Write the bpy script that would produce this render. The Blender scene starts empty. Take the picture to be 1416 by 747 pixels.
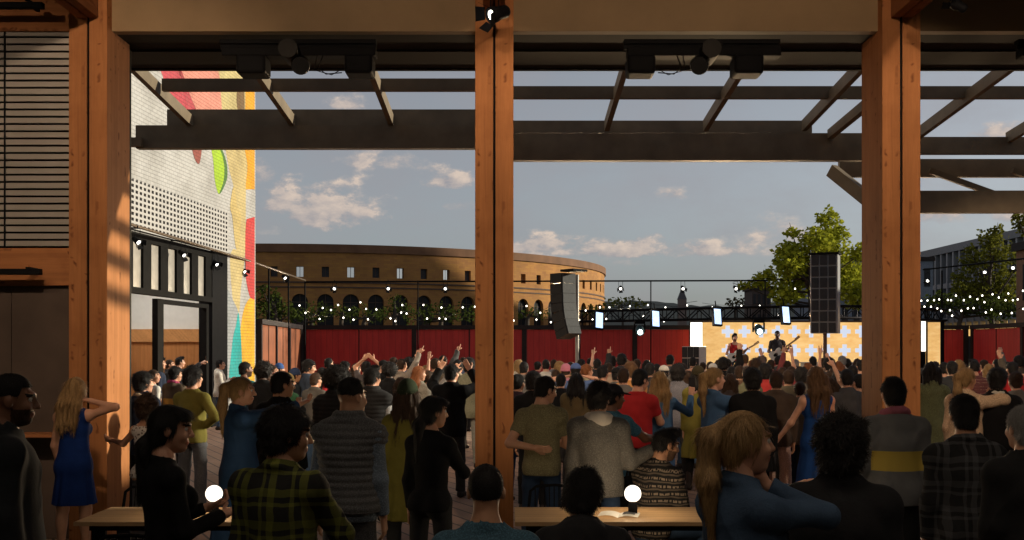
import bpy, bmesh, math, random
import numpy as np
from mathutils import Vector, Matrix
R = math.radians
rnd = random.Random(7)
scene = bpy.context.scene
COL = scene.collection
F, CX, HY, EYE = 1458.0, 708.0, 482.0, 1.97          # focal length, principal column, horizon row (photo pixels), eye height (m)

def at(px, py, d):
    "a photo pixel at depth d (metres) -> world point"
    return Vector(((px-CX)/F*d, d, EYE-(py-HY)/F*d))
def zat(py, d): return EYE-(py-HY)/F*d
def xat(px, d): return (px-CX)/F*d

# ---------------------------------------------------------------- materials
MATS = {}
def newmat(name):
    m = bpy.data.materials.new(name); m.use_nodes = True
    nt = m.node_tree; b = nt.nodes['Principled BSDF']
    return m, nt, b
def N(nt, t, **kw):
    n = nt.nodes.new(t)
    for k, v in kw.items():
        if k in n.inputs.keys() if isinstance(k, str) else False: n.inputs[k].default_value = v
        else: setattr(n, k, v)
    return n
def ramp(nt, fac, stops):
    r = nt.nodes.new('ShaderNodeValToRGB'); e = r.color_ramp.elements
    while len(e) < len(stops): e.new(0.5)
    for el, (p, c) in zip(e, stops): el.position = p; el.color = (*c, 1)
    nt.links.new(fac, r.inputs[0]); return r.outputs[0]
def objco(nt, scale=(1,1,1), rot=(0,0,0)):
    t = nt.nodes.new('ShaderNodeTexCoord'); m = nt.nodes.new('ShaderNodeMapping')
    m.inputs['Scale'].default_value = scale; m.inputs['Rotation'].default_value = rot
    nt.links.new(t.outputs['Object'], m.inputs[0]); return m.outputs[0]
def noise(nt, vec, scale, detail=4, rough=.55, dist=0):
    n = nt.nodes.new('ShaderNodeTexNoise'); n.inputs['Scale'].default_value = scale
    n.inputs['Detail'].default_value = detail; n.inputs['Roughness'].default_value = rough; n.inputs['Distortion'].default_value = dist
    nt.links.new(vec, n.inputs['Vector']); return n.outputs['Fac']
def math_(nt, op, a, b=None, c=None, clamp=False):
    n = nt.nodes.new('ShaderNodeMath'); n.operation = op; n.use_clamp = clamp
    for i, v in enumerate((a, b, c)):
        if v is None: continue
        if isinstance(v, (int, float)): n.inputs[i].default_value = v
        else: nt.links.new(v, n.inputs[i])
    return n.outputs[0]
def mix(nt, fac, a, b, mode='MIX'):
    n = nt.nodes.new('ShaderNodeMix'); n.data_type = 'RGBA'; n.blend_type = mode
    for s, v in ((n.inputs[0], fac), (n.inputs[6], a), (n.inputs[7], b)):
        if isinstance(v, (int, float)): s.default_value = v
        elif isinstance(v, tuple): s.default_value = (*v, 1)
        else: nt.links.new(v, s)
    return n.outputs[2]
def bump(nt, b, h, strength=.3, dist=.01):
    n = nt.nodes.new('ShaderNodeBump'); n.inputs['Strength'].default_value = strength; n.inputs['Distance'].default_value = dist
    nt.links.new(h, n.inputs['Height']); nt.links.new(n.outputs[0], b.inputs['Normal'])
def xyz(nt, vec):
    s = nt.nodes.new('ShaderNodeSeparateXYZ'); nt.links.new(vec, s.inputs[0]); return s.outputs
def dk(c, k): return tuple(x*k for x in c)

def m_plain(name, col, rough=.6, metal=0, var=.15, scale=6, bmp=.1, spec=None):
    key = ('plain', name)
    if key in MATS: return MATS[key]
    m, nt, b = newmat(name); v = objco(nt)
    n = noise(nt, v, scale, 6)
    c = ramp(nt, n, [(.3, dk(col, 1-var)), (.7, dk(col, 1+var))])
    nt.links.new(c, b.inputs['Base Color']); b.inputs['Roughness'].default_value = rough; b.inputs['Metallic'].default_value = metal; b.inputs['Specular IOR Level'].default_value = (.12 if max(col) < .06 else .35) if spec is None else spec
    if bmp: bump(nt, b, noise(nt, v, scale*8, 3), bmp, .004)
    MATS[key] = m; return m
def m_emit(name, col, strength):
    key = ('emit', name)
    if key in MATS: return MATS[key]
    m, nt, b = newmat(name)
    b.inputs['Base Color'].default_value = (.8,.8,.8,1)
    b.inputs['Emission Color'].default_value = (*col, 1); b.inputs['Emission Strength'].default_value = strength
    MATS[key] = m; return m
def m_wood(name, col, axis='Z', knots=True, lam=.0):
    key = ('wood', name)
    if key in MATS: return MATS[key]
    m, nt, b = newmat(name)
    sc = {'Z': (14, 14, .7), 'X': (.7, 14, 14), 'Y': (14, .7, 14)}[axis]
    v = objco(nt, sc); n = noise(nt, v, 1.6, 7, .6, 1.2)
    fine = noise(nt, v, 9, 4)
    c = ramp(nt, n, [(.25, dk(col, .55)), (.45, dk(col, .95)), (.6, dk(col, 1.15)), (.8, dk(col, .72))])
    c = mix(nt, math_(nt, 'MULTIPLY', fine, .6), c, dk(col, .5))
    vb = objco(nt, {'Z': (5, 5, .8), 'X': (.8, 5, 5), 'Y': (5, .8, 5)}[axis])
    big = noise(nt, vb, .9, 2); c = mix(nt, math_(nt, 'MULTIPLY', big, .45), c, dk(col, 1.35))
    lo3 = xyz(nt, objco(nt)); la_ = {'Z': (0,1), 'X': (1,2), 'Y': (0,2)}[axis]
    lw = nt.nodes.new('ShaderNodeTexWhiteNoise'); lw.noise_dimensions = '1D'; nt.links.new(math_(nt, 'FLOOR', math_(nt, 'MULTIPLY', math_(nt, 'ADD', lo3[la_[0]], math_(nt, 'MULTIPLY', lo3[la_[1]], .97)), 22)), lw.inputs['W'])
    c = mix(nt, math_(nt, 'MULTIPLY', lw.outputs['Value'], .42), c, dk(col, .62))
    stn = noise(nt, objco(nt), 1.1, 5, .65); c = mix(nt, ramp(nt, stn, [(.52, (0,0,0)), (.75, (.55,.55,.55))]), c, dk((col[0], col[1]*.85, col[2]*.75), .45))
    if knots:
        kn_ = noise(nt, objco(nt), 2.3, 3, .6); kw = math_(nt, 'MULTIPLY', kn_, 5.0); o3 = xyz(nt, objco(nt)); al = {'Z': 2, 'X': 0, 'Y': 1}[axis]; ot = [i for i in range(3) if i != al]
        kc = nt.nodes.new('ShaderNodeCombineXYZ'); nt.links.new(math_(nt, 'MULTIPLY', math_(nt, 'ADD', o3[ot[0]], o3[ot[1]]), 7.0), kc.inputs[0]); nt.links.new(math_(nt, 'ADD', math_(nt, 'MULTIPLY', o3[al], 3.2), kw), kc.inputs[1])
        vo = nt.nodes.new('ShaderNodeTexVoronoi'); vo.voronoi_dimensions = '2D'; vo.inputs['Scale'].default_value = 1.0; nt.links.new(kc.outputs[0], vo.inputs['Vector'])
        d = math_(nt, 'ADD', vo.outputs['Distance'], math_(nt, 'MULTIPLY', fine, .12))
        k = ramp(nt, d, [(.08, (1,1,1)), (.24, (0,0,0))])
        sel = math_(nt, 'GREATER_THAN', xyz(nt, vo.outputs['Color'])[0], .5)
        c = mix(nt, math_(nt, 'MULTIPLY', math_(nt, 'MULTIPLY', math_(nt, 'MULTIPLY', k, sel), math_(nt, 'MULTIPLY_ADD', xyz(nt, vo.outputs['Color'])[1], .6, .4)), .95), c, dk((col[0], col[1]*.7, col[2]*.6), .25))
    nt.links.new(c, b.inputs['Base Color']); b.inputs['Roughness'].default_value = .75; b.inputs['Specular IOR Level'].default_value = .12
    bump(nt, b, n, .2, .003)
    MATS[key] = m; return m
def m_brick(name, c1, c2, mortar, scale=1.0, vec=None, bw=.24, bh=.075, bmp=.6):
    key = ('brick', name)
    if key in MATS: return MATS[key]
    m, nt, b = newmat(name)
    t = nt.nodes.new('ShaderNodeTexCoord')
    br = nt.nodes.new('ShaderNodeTexBrick'); br.inputs['Scale'].default_value = 1
    br.inputs['Brick Width'].default_value = bw; br.inputs['Row Height'].default_value = bh; br.inputs['Mortar Size'].default_value = .008
    br.inputs['Color1'].default_value = (*c1, 1); br.inputs['Color2'].default_value = (*c2, 1); br.inputs['Mortar'].default_value = (*mortar, 1)
    nt.links.new(t.outputs['UV'], br.inputs['Vector'])
    n = noise(nt, t.outputs['Object'], .35, 6)
    c = mix(nt, .55, br.outputs['Color'], ramp(nt, n, [(.3, (.45,.45,.45)), (.7, (1,1,1))]), 'MULTIPLY')
    nt.links.new(c, b.inputs['Base Color']); b.inputs['Roughness'].default_value = .9
    bump(nt, b, math_(nt, 'SUBTRACT', 1.0, br.outputs['Fac']), bmp, .01)
    MATS[key] = m; return m

# ---------------------------------------------------------------- mesh builder
class MB:
    def __init__(s): s.v = []; s.f = []; s.m = []; s.smooth = []
    def add(s, vs, fs, mi=0, smooth=False):
        o = len(s.v); s.v += [tuple(v) for v in vs]
        for f in fs: s.f.append(tuple(i+o for i in f)); s.m.append(mi); s.smooth.append(smooth)
        return s
    def box(s, lo, hi, mi=0, M=None, bev=0):
        (x0,y0,z0), (x1,y1,z1) = lo, hi
        if bev > 0:
            bm = bmesh.new(); bmesh.ops.create_cube(bm, size=1)
            for v in bm.verts:
                v.co = Vector(((v.co.x+.5)*(x1-x0)+x0, (v.co.y+.5)*(y1-y0)+y0, (v.co.z+.5)*(z1-z0)+z0))
            bmesh.ops.bevel(bm, geom=bm.edges[:], offset=bev, segments=2, affect='EDGES', profile=.5)
            bm.verts.index_update(); vs = [v.co.copy() for v in bm.verts]; fs = [[v.index for v in f.verts] for f in bm.faces]; bm.free()
        else:
            vs = [Vector(p) for p in ((x0,y0,z0),(x1,y0,z0),(x1,y1,z0),(x0,y1,z0),(x0,y0,z1),(x1,y0,z1),(x1,y1,z1),(x0,y1,z1))]
            fs = [(0,3,2,1),(4,5,6,7),(0,1,5,4),(1,2,6,5),(2,3,7,6),(3,0,4,7)]
        if M is not None: vs = [M @ v for v in vs]
        return s.add(vs, fs, mi)
    def bar(s, a, b, w, h, mi=0, up=(0,0,1), bev=0):
        "rectangular bar from a to b, w across, h along up"
        a, b = Vector(a), Vector(b); d = (b-a); L = d.length; y = d.normalized(); up = Vector(up)
        x = y.cross(up).normalized(); z = x.cross(y)
        M = Matrix(((x.x,y.x,z.x,a.x),(x.y,y.y,z.y,a.y),(x.z,y.z,z.z,a.z),(0,0,0,1)))
        return s.box((-w/2,0,-h/2), (w/2,L,h/2), mi, M, bev)
    def tube(s, pts, r, mi=0, n=8, cap=True):
        pts = [Vector(p) for p in pts]; rs = r if isinstance(r, (list, tuple)) else [r]*len(pts)
        vs, fs = [], []
        ref = None
        for i, p in enumerate(pts):
            t = (pts[min(i+1, len(pts)-1)]-pts[max(i-1, 0)]).normalized()
            if ref is None: ref = t.orthogonal().normalized()
            ref = (ref - t*ref.dot(t)); ref = ref.normalized() if ref.length > 1e-6 else t.orthogonal().normalized()
            q = t.cross(ref)
            for k in range(n):
                a = 2*math.pi*k/n; vs.append(p+(ref*math.cos(a)+q*math.sin(a))*rs[i])
        for i in range(len(pts)-1):
            for k in range(n):
                k2 = (k+1) % n; fs.append((i*n+k, i*n+k2, (i+1)*n+k2, (i+1)*n+k))
        s.add(vs, fs, mi, True)
        if cap: s.add(vs[:n], [tuple(range(n))[::-1]], mi); s.add(vs[-n:], [tuple(range(n))], mi)
        return s
    def ball(s, c, r, mi=0, n=12, sq=(1,1,1)):
        vs, fs = [], []; c = Vector(c); m = n//2
        for i in range(m+1):
            th = math.pi*i/m
            for k in range(n):
                a = 2*math.pi*k/n
                vs.append(c+Vector((r*sq[0]*math.sin(th)*math.cos(a), r*sq[1]*math.sin(th)*math.sin(a), r*sq[2]*math.cos(th))))
        for i in range(m):
            for k in range(n): fs.append((i*n+k, (i+1)*n+k, (i+1)*n+(k+1)%n, i*n+(k+1)%n))
        return s.add(vs, fs, mi, True)
    def lathe(s, prof, c=(0,0,0), mi=0, n=20, M=None):
        vs, fs = [], []; c = Vector(c)
        for r, z in prof:
            for k in range(n):
                a = 2*math.pi*k/n; p = Vector((r*math.cos(a), r*math.sin(a), z))
                vs.append((M @ p if M is not None else p)+c)
        for i in range(len(prof)-1):
            for k in range(n): fs.append((i*n+k, i*n+(k+1)%n, (i+1)*n+(k+1)%n, (i+1)*n+k))
        return s.add(vs, fs, mi, True)
    def prism(s, poly, dirv, mi=0):
        "closed planar polygon extruded by dirv"
        n = len(poly); d = Vector(dirv); vs = [Vector(p) for p in poly]; vs += [v+d for v in vs]
        fs = [tuple(range(n))[::-1], tuple(range(n, 2*n))]+[(i,(i+1)%n,(i+1)%n+n,i+n) for i in range(n)]
        return s.add(vs, fs, mi)
    def build(s, name, mats, parent=None, loc=None, fixn=True, uv=None):
        me = bpy.data.meshes.new(name); me.from_pydata(s.v, [], s.f)
        mats = mats if isinstance(mats, (list, tuple)) else [mats]
        for m in mats: me.materials.append(m)
        me.polygons.foreach_set('material_index', s.m); me.polygons.foreach_set('use_smooth', s.smooth)
        if fixn:
            bm = bmesh.new(); bm.from_mesh(me); bmesh.ops.recalc_face_normals(bm, faces=bm.faces[:]); bm.to_mesh(me); bm.free()
        if uv:
            l = me.uv_layers.new(name='UVMap')
            for lp in me.loops: l.data[lp.index].uv = uv(me.vertices[lp.vertex_index].co)
        o = bpy.data.objects.new(name, me); COL.objects.link(o)
        if parent: o.parent = parent
        if loc is not None: o.location = loc
        return o
def tag(o, label=None, cat=None, group=None, kind=None):
    if label: o['label'] = label
    if cat: o['category'] = cat
    if group: o['group'] = group
    if kind: o['kind'] = kind
    return o
def empty(name, loc=(0,0,0), rz=0, label=None, cat=None, group=None):
    o = bpy.data.objects.new(name, None); COL.objects.link(o); o.location = loc; o.rotation_euler = (0,0,rz)
    o.empty_display_size = .1
    return tag(o, label, cat, group)
def copy_tree(o, parent=None):
    c = o.copy(); COL.objects.link(c)
    if parent: c.parent = parent
    for ch in list(o.children): copy_tree(ch, c)
    return c
# ---------------------------------------------------------------- people: distance fields polygonised into one continuous surface each
def rx(a): c, s = math.cos(a), math.sin(a); return np.array(((1,0,0),(0,c,-s),(0,s,c)))
def ry(a): c, s = math.cos(a), math.sin(a); return np.array(((c,0,s),(0,1,0),(-s,0,c)))
def rz(a): c, s = math.cos(a), math.sin(a); return np.array(((c,-s,0),(s,c,0),(0,0,1)))
def unit(v): v = np.asarray(v, float); return v/np.linalg.norm(v)
A3 = lambda *v: np.array(v, float)

class Prim:
    "one blob: capsule / ellipsoid / skirt; lo, hi bound it in figure space"
    def __init__(s, kind, k=.03, **p): s.kind, s.k, s.p = kind, k, p
    def bounds(s):
        p = s.p
        if s.kind == 'cap':
            r = max(p['ra'], p['rb']); return np.minimum(p['a'], p['b'])-r, np.maximum(p['a'], p['b'])+r
        if s.kind == 'ell':
            e = np.abs(p['R']) @ p['r']; return p['o']-e, p['o']+e
        if s.kind == 'skirt':
            m = max(p['r1'][0], p['r0'][0])*1.15; c0 = p['o']+p['R'] @ A3(0,0,p['z0']); c1 = p['o']+p['R'] @ A3(0,0,p['z1'])
            return np.minimum(c0, c1)-m, np.maximum(c0, c1)+m
    def ev(s, X, Y, Z):
        p = s.p
        if s.kind == 'cap':
            a, b = p['a'], p['b']; d = b-a; L2 = d @ d
            px, py, pz = X-a[0], Y-a[1], Z-a[2]
            t = (px*d[0]+py*d[1]+pz*d[2])/L2; tc = np.clip(t, 0, 1)
            qx, qy, qz = px-tc*d[0], py-tc*d[1], pz-tc*d[2]
            if 'sq' in p:                                   # flattened across direction n by factor f
                n, f = p['sq']; c = qx*n[0]+qy*n[1]+qz*n[2]; g = c*(1/f-1)
                qx, qy, qz = qx+g*n[0], qy+g*n[1], qz+g*n[2]
            r = np.sqrt(qx*qx+qy*qy+qz*qz)-(p['ra']+(p['rb']-p['ra'])*tc)
            if p.get('flat'): r = np.maximum(r, (t-1)*math.sqrt(L2))
            return r
        q = [X-p['o'][0], Y-p['o'][1], Z-p['o'][2]]; M = p['R']
        x, y, z = (q[0]*M[0,i]+q[1]*M[1,i]+q[2]*M[2,i] for i in range(3))
        if s.kind == 'ell':
            r = p['r']; k0 = np.sqrt((x/r[0])**2+(y/r[1])**2+(z/r[2])**2); k1 = np.sqrt((x/r[0]**2)**2+(y/r[1]**2)**2+(z/r[2]**2)**2)
            return k0*(k0-1)/np.maximum(k1, 1e-6)
        if s.kind == 'skirt':
            z0, z1 = p['z0'], p['z1']; t = np.clip((z-z0)/(z1-z0), 0, 1); t2 = t**p.get('pw', 1)
            th = np.arctan2(y, x); w = 1+p.get('fold', .04)*t*np.sin(p.get('nf', 9)*th+p.get('ph', 0)+2*np.sin(3*th))
            ax = (p['r0'][0]+(p['r1'][0]-p['r0'][0])*t2)*w; ay = (p['r0'][1]+(p['r1'][1]-p['r0'][1])*t2)*w
            d = (np.sqrt((x/ax)**2+(y/ay)**2)-1)*np.minimum(ax, ay)
            sg = 1 if z1 > z0 else -1
            return np.maximum(d, np.maximum((z-z1)*sg, (z0-z)*sg))

def polygonise(prims, h, cuts=(), disp=None, subtract=()):
    lo = np.min([p.bounds()[0] for p in prims], 0)-3*h-.02; hi = np.max([p.bounds()[1] for p in prims], 0)+3*h+.02
    n = np.ceil((hi-lo)/h).astype(int)+1
    ax = [lo[i]+h*np.arange(n[i]) for i in range(3)]
    f = np.full(n, .5, np.float32)
    def block(p, pad):
        b0, b1 = p.bounds(); i0 = np.maximum(np.floor((b0-pad-lo)/h).astype(int), 0); i1 = np.minimum(np.ceil((b1+pad-lo)/h).astype(int)+1, n)
        sl = tuple(slice(i0[i], i1[i]) for i in range(3))
        return sl, np.meshgrid(*[ax[i][sl[i]].astype(np.float32) for i in range(3)], indexing='ij', sparse=True)
    for p in prims:
        sl, g = block(p, p.k+2*h)
        d = p.ev(*g); a = f[sl]; k = p.k
        if k > 0:
            m = np.maximum(k-np.abs(a-d), 0)/k; f[sl] = np.minimum(a, d)-m*m*k*.25
        else: f[sl] = np.minimum(a, d)
    for p in subtract:
        sl, g = block(p, p.k+2*h); d = -p.ev(*g); a = f[sl]; k = max(p.k, 1e-4)
        m = np.maximum(k-np.abs(a-d), 0)/k; f[sl] = np.maximum(a, d)+m*m*k*.25
    if disp is not None:
        idx = np.nonzero(np.abs(f) < .06)
        f[idx] += disp(ax[0][idx[0]], ax[1][idx[1]], ax[2][idx[2]]).astype(np.float32)
    if cuts:
        g = np.meshgrid(*[a.astype(np.float32) for a in ax], indexing='ij', sparse=True)
        for c in cuts: f = np.maximum(f, c(*g))
    ins = f < 0
    nx, ny, nz = n
    cnt = np.zeros((nx-1, ny-1, nz-1), np.int8)
    for i in (0, 1):
        for j in (0, 1):
            for k in (0, 1): cnt += ins[i:nx-1+i, j:ny-1+j, k:nz-1+k]
    act = (cnt > 0) & (cnt < 8); ci = np.nonzero(act); nv = len(ci[0])
    if nv == 0: return np.zeros((0,3)), np.zeros((0,4), int)
    idm = np.full(act.shape, -1, np.int32); idm[ci] = np.arange(nv)
    V = np.zeros((nv, 3)); W = np.zeros(nv)
    C = [(i,j,k) for i in (0,1) for j in (0,1) for k in (0,1)]
    fv = {c: f[ci[0]+c[0], ci[1]+c[1], ci[2]+c[2]].astype(float) for c in C}
    for c in C:
        for a in range(3):
            if c[a]: continue
            e = list(c); e[a] = 1; e = tuple(e); f0, f1 = fv[c], fv[e]; cr = (f0 < 0) != (f1 < 0)
            t = f0[cr]/(f0[cr]-f1[cr]); P = np.tile(np.array(c, float), (cr.sum(), 1)); P[:, a] += t
            V[cr] += P; W[cr] += 1
    V = V/W[:, None]+np.stack(ci, 1); V = lo+V*h
    Q = []
    for a in range(3):
        b, c = (a+1) % 3, (a+2) % 3
        s0 = [slice(None)]*3; s1 = [slice(None)]*3; s0[a] = slice(0, -1); s1[a] = slice(1, None)
        e = ins[tuple(s0)] != ins[tuple(s1)]; w = np.stack(np.nonzero(e), 1)
        ok = (w[:, b] > 0) & (w[:, c] > 0) & (w[:, b] < n[b]-1) & (w[:, c] < n[c]-1); w = w[ok]
        fl = ins[tuple(s0)][tuple(w.T)]
        def cell(db, dc):
            u = w.copy(); u[:, b] += db; u[:, c] += dc; return idm[tuple(u.T)]
        q = np.stack([cell(-1,-1), cell(0,-1), cell(0,0), cell(-1,0)], 1); q[~fl] = q[~fl][:, ::-1]; Q.append(q)
    Q = np.concatenate(Q); Q = Q[(Q >= 0).all(1)]
    return V, Q

def mesh_np(name, V, Q, mi=None, nm=1):
    me = bpy.data.meshes.new(name); me.vertices.add(len(V)); me.vertices.foreach_set('co', np.ascontiguousarray(V, np.float32).ravel())
    me.loops.add(len(Q)*4); me.loops.foreach_set('vertex_index', np.ascontiguousarray(Q, np.int32).ravel())
    me.polygons.add(len(Q)); me.polygons.foreach_set('loop_start', np.arange(0, len(Q)*4, 4, dtype=np.int32))
    me.polygons.foreach_set('loop_total', np.full(len(Q), 4, np.int32))
    me.polygons.foreach_set('use_smooth', np.ones(len(Q), bool))
    for _ in range(nm): me.materials.append(None)
    if mi is not None: me.polygons.foreach_set('material_index', mi.astype(np.int32))
    me.update(calc_edges=True); return me

def folds(seed, amp, fr=22, stretch=(1,1,.55)):
    r = np.random.RandomState(seed); D = r.normal(size=(6,3)); D /= np.linalg.norm(D, axis=1)[:, None]; D = D*np.array(stretch)*fr*r.uniform(.6, 1.7, (6,1)); ph = r.uniform(0, 6.28, 6)
    def fn(x, y, z):
        w = .6*np.sin(9*x+3*z+ph[0])+.6*np.sin(8*y-5*z+ph[1]); t = 0
        for i, (d, q) in enumerate(zip(D, ph)):
            a = d[0]*x+d[1]*y+d[2]*z+q+w*1.5
            t = t+(np.sin(a) if i < 3 else 1.6-3.2*np.abs(np.sin(a*.5))**.6)
        return amp*np.clip(-t/2.4, -1.3, .45)
    return fn

ARM = dict(  # upper-arm direction, forearm direction (x outwards, y forward, z up), hand shape
    down=((.14,-.02,-1), (.04,.2,-1), 'relaxed'), slack=((.2,.05,-1), (.0,.35,-.9), 'relaxed'),
    phone=((.18,.28,-.95), (-.35,.75,.55), 'grip'), phone_up=((.25,.75,-.1), (-.25,.55,.9), 'grip'),
    up=((.5,.4,.62), (-.18,.3,.95), 'open'), up_out=((.7,.2,.7), (.2,.15,1), 'open'), point=((.15,.55,.75), (.0,.5,.85), 'point'),
    point_side=((.55,.45,.65), (.35,.35,.8), 'point'), wave=((.75,.2,.3), (.0,.25,1), 'open'), fist=((.35,.35,.8), (-.05,.2,1), 'fist'),
    horns=((.35,.3,.85), (.1,.15,1), 'horns'), flat=((.75,.3,.55), (.95,.3,.22), 'open'),
    hip=((.72,-.22,-.72), (-.72,.3,-.45), 'fist'), back=((.35,-.45,-.85), (-.95,-.25,-.12), 'relaxed'),
    cross=((.2,.35,-.9), (-.9,.5,.12), 'relaxed'), head=((.92,.05,.28), (-.95,-.02,.22), 'relaxed'), front=((.1,.95,-.1), (-.3,.9,.25), 'relaxed'),
    brow=((.5,.7,.15), (-.75,-.05,.65), 'open'), reach=((.4,.75,-.5), (.35,.9,.1), 'open'), side=((.75,.1,-.65), (.55,.45,-.5), 'open'), side_down=((.45,.15,-.85), (.4,.25,-.85), 'relaxed'),
    clasp=((.3,.5,-.75), (-.55,.8,.35), 'fist'), shoulder=((.85,.45,.02), (-.55,.55,.5), 'relaxed'), chest=((.25,.55,-.8), (-.85,.3,.55), 'relaxed'),
    lap=((.12,.35,-.92), (-.2,.85,-.25), 'relaxed'), chin=((.1,.6,-.75), (-.1,.35,.95), 'fist'), guitar_low=((.3,-.1,-.92), (-.55,.75,-.25), 'fist'), guitar_high=((.35,.35,-.85), (.15,.8,.45), 'grip'),
    clap=((.55,.4,.75), (-.8,-.05,.6), 'open'), drape=((.72,.62,.02), (.55,.82,.1), 'relaxed'))
LEG = dict(stand=((.07,0,-1), (.03,-.04,-1)), wide=((.16,.02,-1), (.1,-.05,-1)), step=((.06,.22,-1), (.03,-.12,-1)), rear=((.06,-.14,-1), (.03,-.2,-1)),
           bent=((.1,.25,-1), (.03,-.28,-1)), sit=((.14,1,-.05), (.05,.08,-1)), sit_wide=((.3,1,-.03), (.12,-.1,-1)))

class Figure:
    def __init__(s, sex='m', armR='down', armL='down', legR='stand', legL='stand', lean=0, twist=0, head=(0,0), tilt=0, bulk=1.0):
        s.sex, s.bulk = sex, bulk; m = sex == 'm'
        s.Rt = Rt = rz(-R(twist)) @ rx(-R(lean)); s.Rh = rz(-R(head[0])) @ rx(-R(head[1])) @ ry(R(tilt))
        s.P = A3(0,0,0); T = lambda *v: Rt @ A3(*v); s.T = T
        s.sw = .172 if m else .148
        s.N = T(0,-.012,.515); s.Hc = s.N+T(0,.012,.05)+s.Rh @ A3(0,.018,.118)
        s.arm, s.leg = {}, {}
        for sg, a, l in ((1, armR, legR), (-1, armL, legL)):
            a = ARM[a] if isinstance(a, str) else a; l = LEG[l] if isinstance(l, str) else l
            u = unit(a[0])*A3(sg,1,1); w = unit(a[1])*A3(sg,1,1)
            sh = T(sg*s.sw, -.012, .432+.06*max(0, u[2])); el = sh+Rt @ u*.285; wr = el+Rt @ w*.25
            s.arm[sg] = (sh, el, wr, Rt @ w, Rt @ u, a[2])
            hp = A3(sg*.088, 0, -.02); t = unit(l[0])*A3(sg,1,1); q = unit(l[1])*A3(sg,1,1)
            kn = hp+t*.43; an = kn+q*.405; s.leg[sg] = (hp, kn, an)
        s.dz = -min(s.leg[1][2][2], s.leg[-1][2][2])+.085
        off = A3(0,0,s.dz)
        s.P = s.P+off; s.N = s.N+off; s.Hc = s.Hc+off
        for sg in (1,-1):
            a = s.arm[sg]; s.arm[sg] = (a[0]+off, a[1]+off, a[2]+off, a[3], a[4], a[5]); s.leg[sg] = tuple(v+off for v in s.leg[sg])
        s.sit = s.leg[1][1][2]-s.leg[1][0][2] > -.25
        s.top = s.Hc[2]+.125
    def t(s, x, y, z): return s.P+s.Rt @ A3(x,y,z)
    def h(s, x, y, z): return s.Hc+s.Rh @ A3(x,y,z)
    def ell(s, o, r, off=0, Rm=None, k=.04): return Prim('ell', k, o=o, R=s.Rt if Rm is None else Rm, r=np.array(r, float)+off)
    def cap(s, a, b, ra, rb, off=0, k=.03, **kw): return Prim('cap', k, a=np.array(a, float), b=np.array(b, float), ra=ra+off, rb=rb+off, **kw)
    def torso(s, off=0, drape=0):
        b = s.bulk; E = lambda o, r, **kw: s.ell(s.t(*o), np.array(r)*np.array((b, b, 1)), off, **kw)
        if s.sex == 'm':
            P = [E((0,0,.0), (.158,.112,.12)), E((0,.01,.16), (.142,.102,.17)), E((0,-.002,.33), (.168,.118,.17))]
        else:
            P = [E((0,0,-.01), (.163,.112,.12)), E((0,.005,.16), (.118+.03*drape,.09+.02*drape,.16)), E((0,-.005,.33), (.142,.1,.16)), E((.068,.085,.315), (.06,.055,.06)), E((-.068,.085,.315), (.06,.055,.06))]
        for sg in (1,-1):
            P.append(s.ell(s.t(sg*.075,-.055,-.04), (.085,.08,.09), off)) if not s.sit else None
            sh = s.arm[sg][0]
            P.append(s.cap(s.t(sg*.03,-.03,.425), sh, .066, .05, off, k=.04))
            P.append(s.cap(s.N+s.Rt @ A3(0,0,.03), s.t(sg*s.sw*.82,-.018,.442), .046, .036, off, k=.045))
        return [p for p in P if p]
    def arms(s, off=0, end=2.0, sides=(1,-1), scale=1.0):
        "end: 0..1 within the upper arm, 1..2 within the forearm"
        P = []; b = (1.0 if s.sex == 'm' else .84)*(.5+.5*s.bulk)*scale
        for sg in sides:
            sh, el, wr = s.arm[sg][:3]
            P.append(s.ell(sh, (.056*b,.056*b,.06*b), off))
            if end <= 1: P.append(s.cap(sh, sh+(el-sh)*end, .05*b, (.05-.012*end)*b, off+.004, flat=True)); continue
            P.append(s.cap(sh, el, .05*b, .041*b, off)); e = min(end-1, 1)
            P.append(s.cap(el, el+(wr-el)*e, .042*b, (.042-.014*e)*b, off, flat=end < 2 or off > 0))
        return P
    def legs(s, off=0, end=2.0, k=.03, flare=0):
        P = []; f = 1.0 if s.sex == 'm' else .96
        for sg in (1,-1):
            hp, kn, an = s.leg[sg]
            a = hp+A3(0,0,.01)
            P.append(s.cap(a, kn, .084*f-.5*off, .058*f, off, k=k))
            e = min(max(end-1, .05), 1); b = kn+(an-kn)*e
            P.append(s.cap(kn, b, .056*f, (.056-.02*e)*f+flare*e, off, k=k, flat=off > 0))
            if off == 0 or True: P.append(s.ell(kn+(an-kn)*.28-s.t(0,0,0)+s.P+A3(0,-.018,0), (.045,.045,.1), off, Rm=np.eye(3)))
        return P
    def feet(s):
        P = []
        for sg in (1,-1):
            an = s.leg[sg][2]; z = an[2]-.05
            P += [s.cap(an+A3(0,0,.02), an+A3(0,-.01,-.04), .038, .036), s.cap(A3(an[0],an[1]-.04,z), A3(an[0]+sg*.02,an[1]+.12,z-.012), .035, .026)]
        return P
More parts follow.
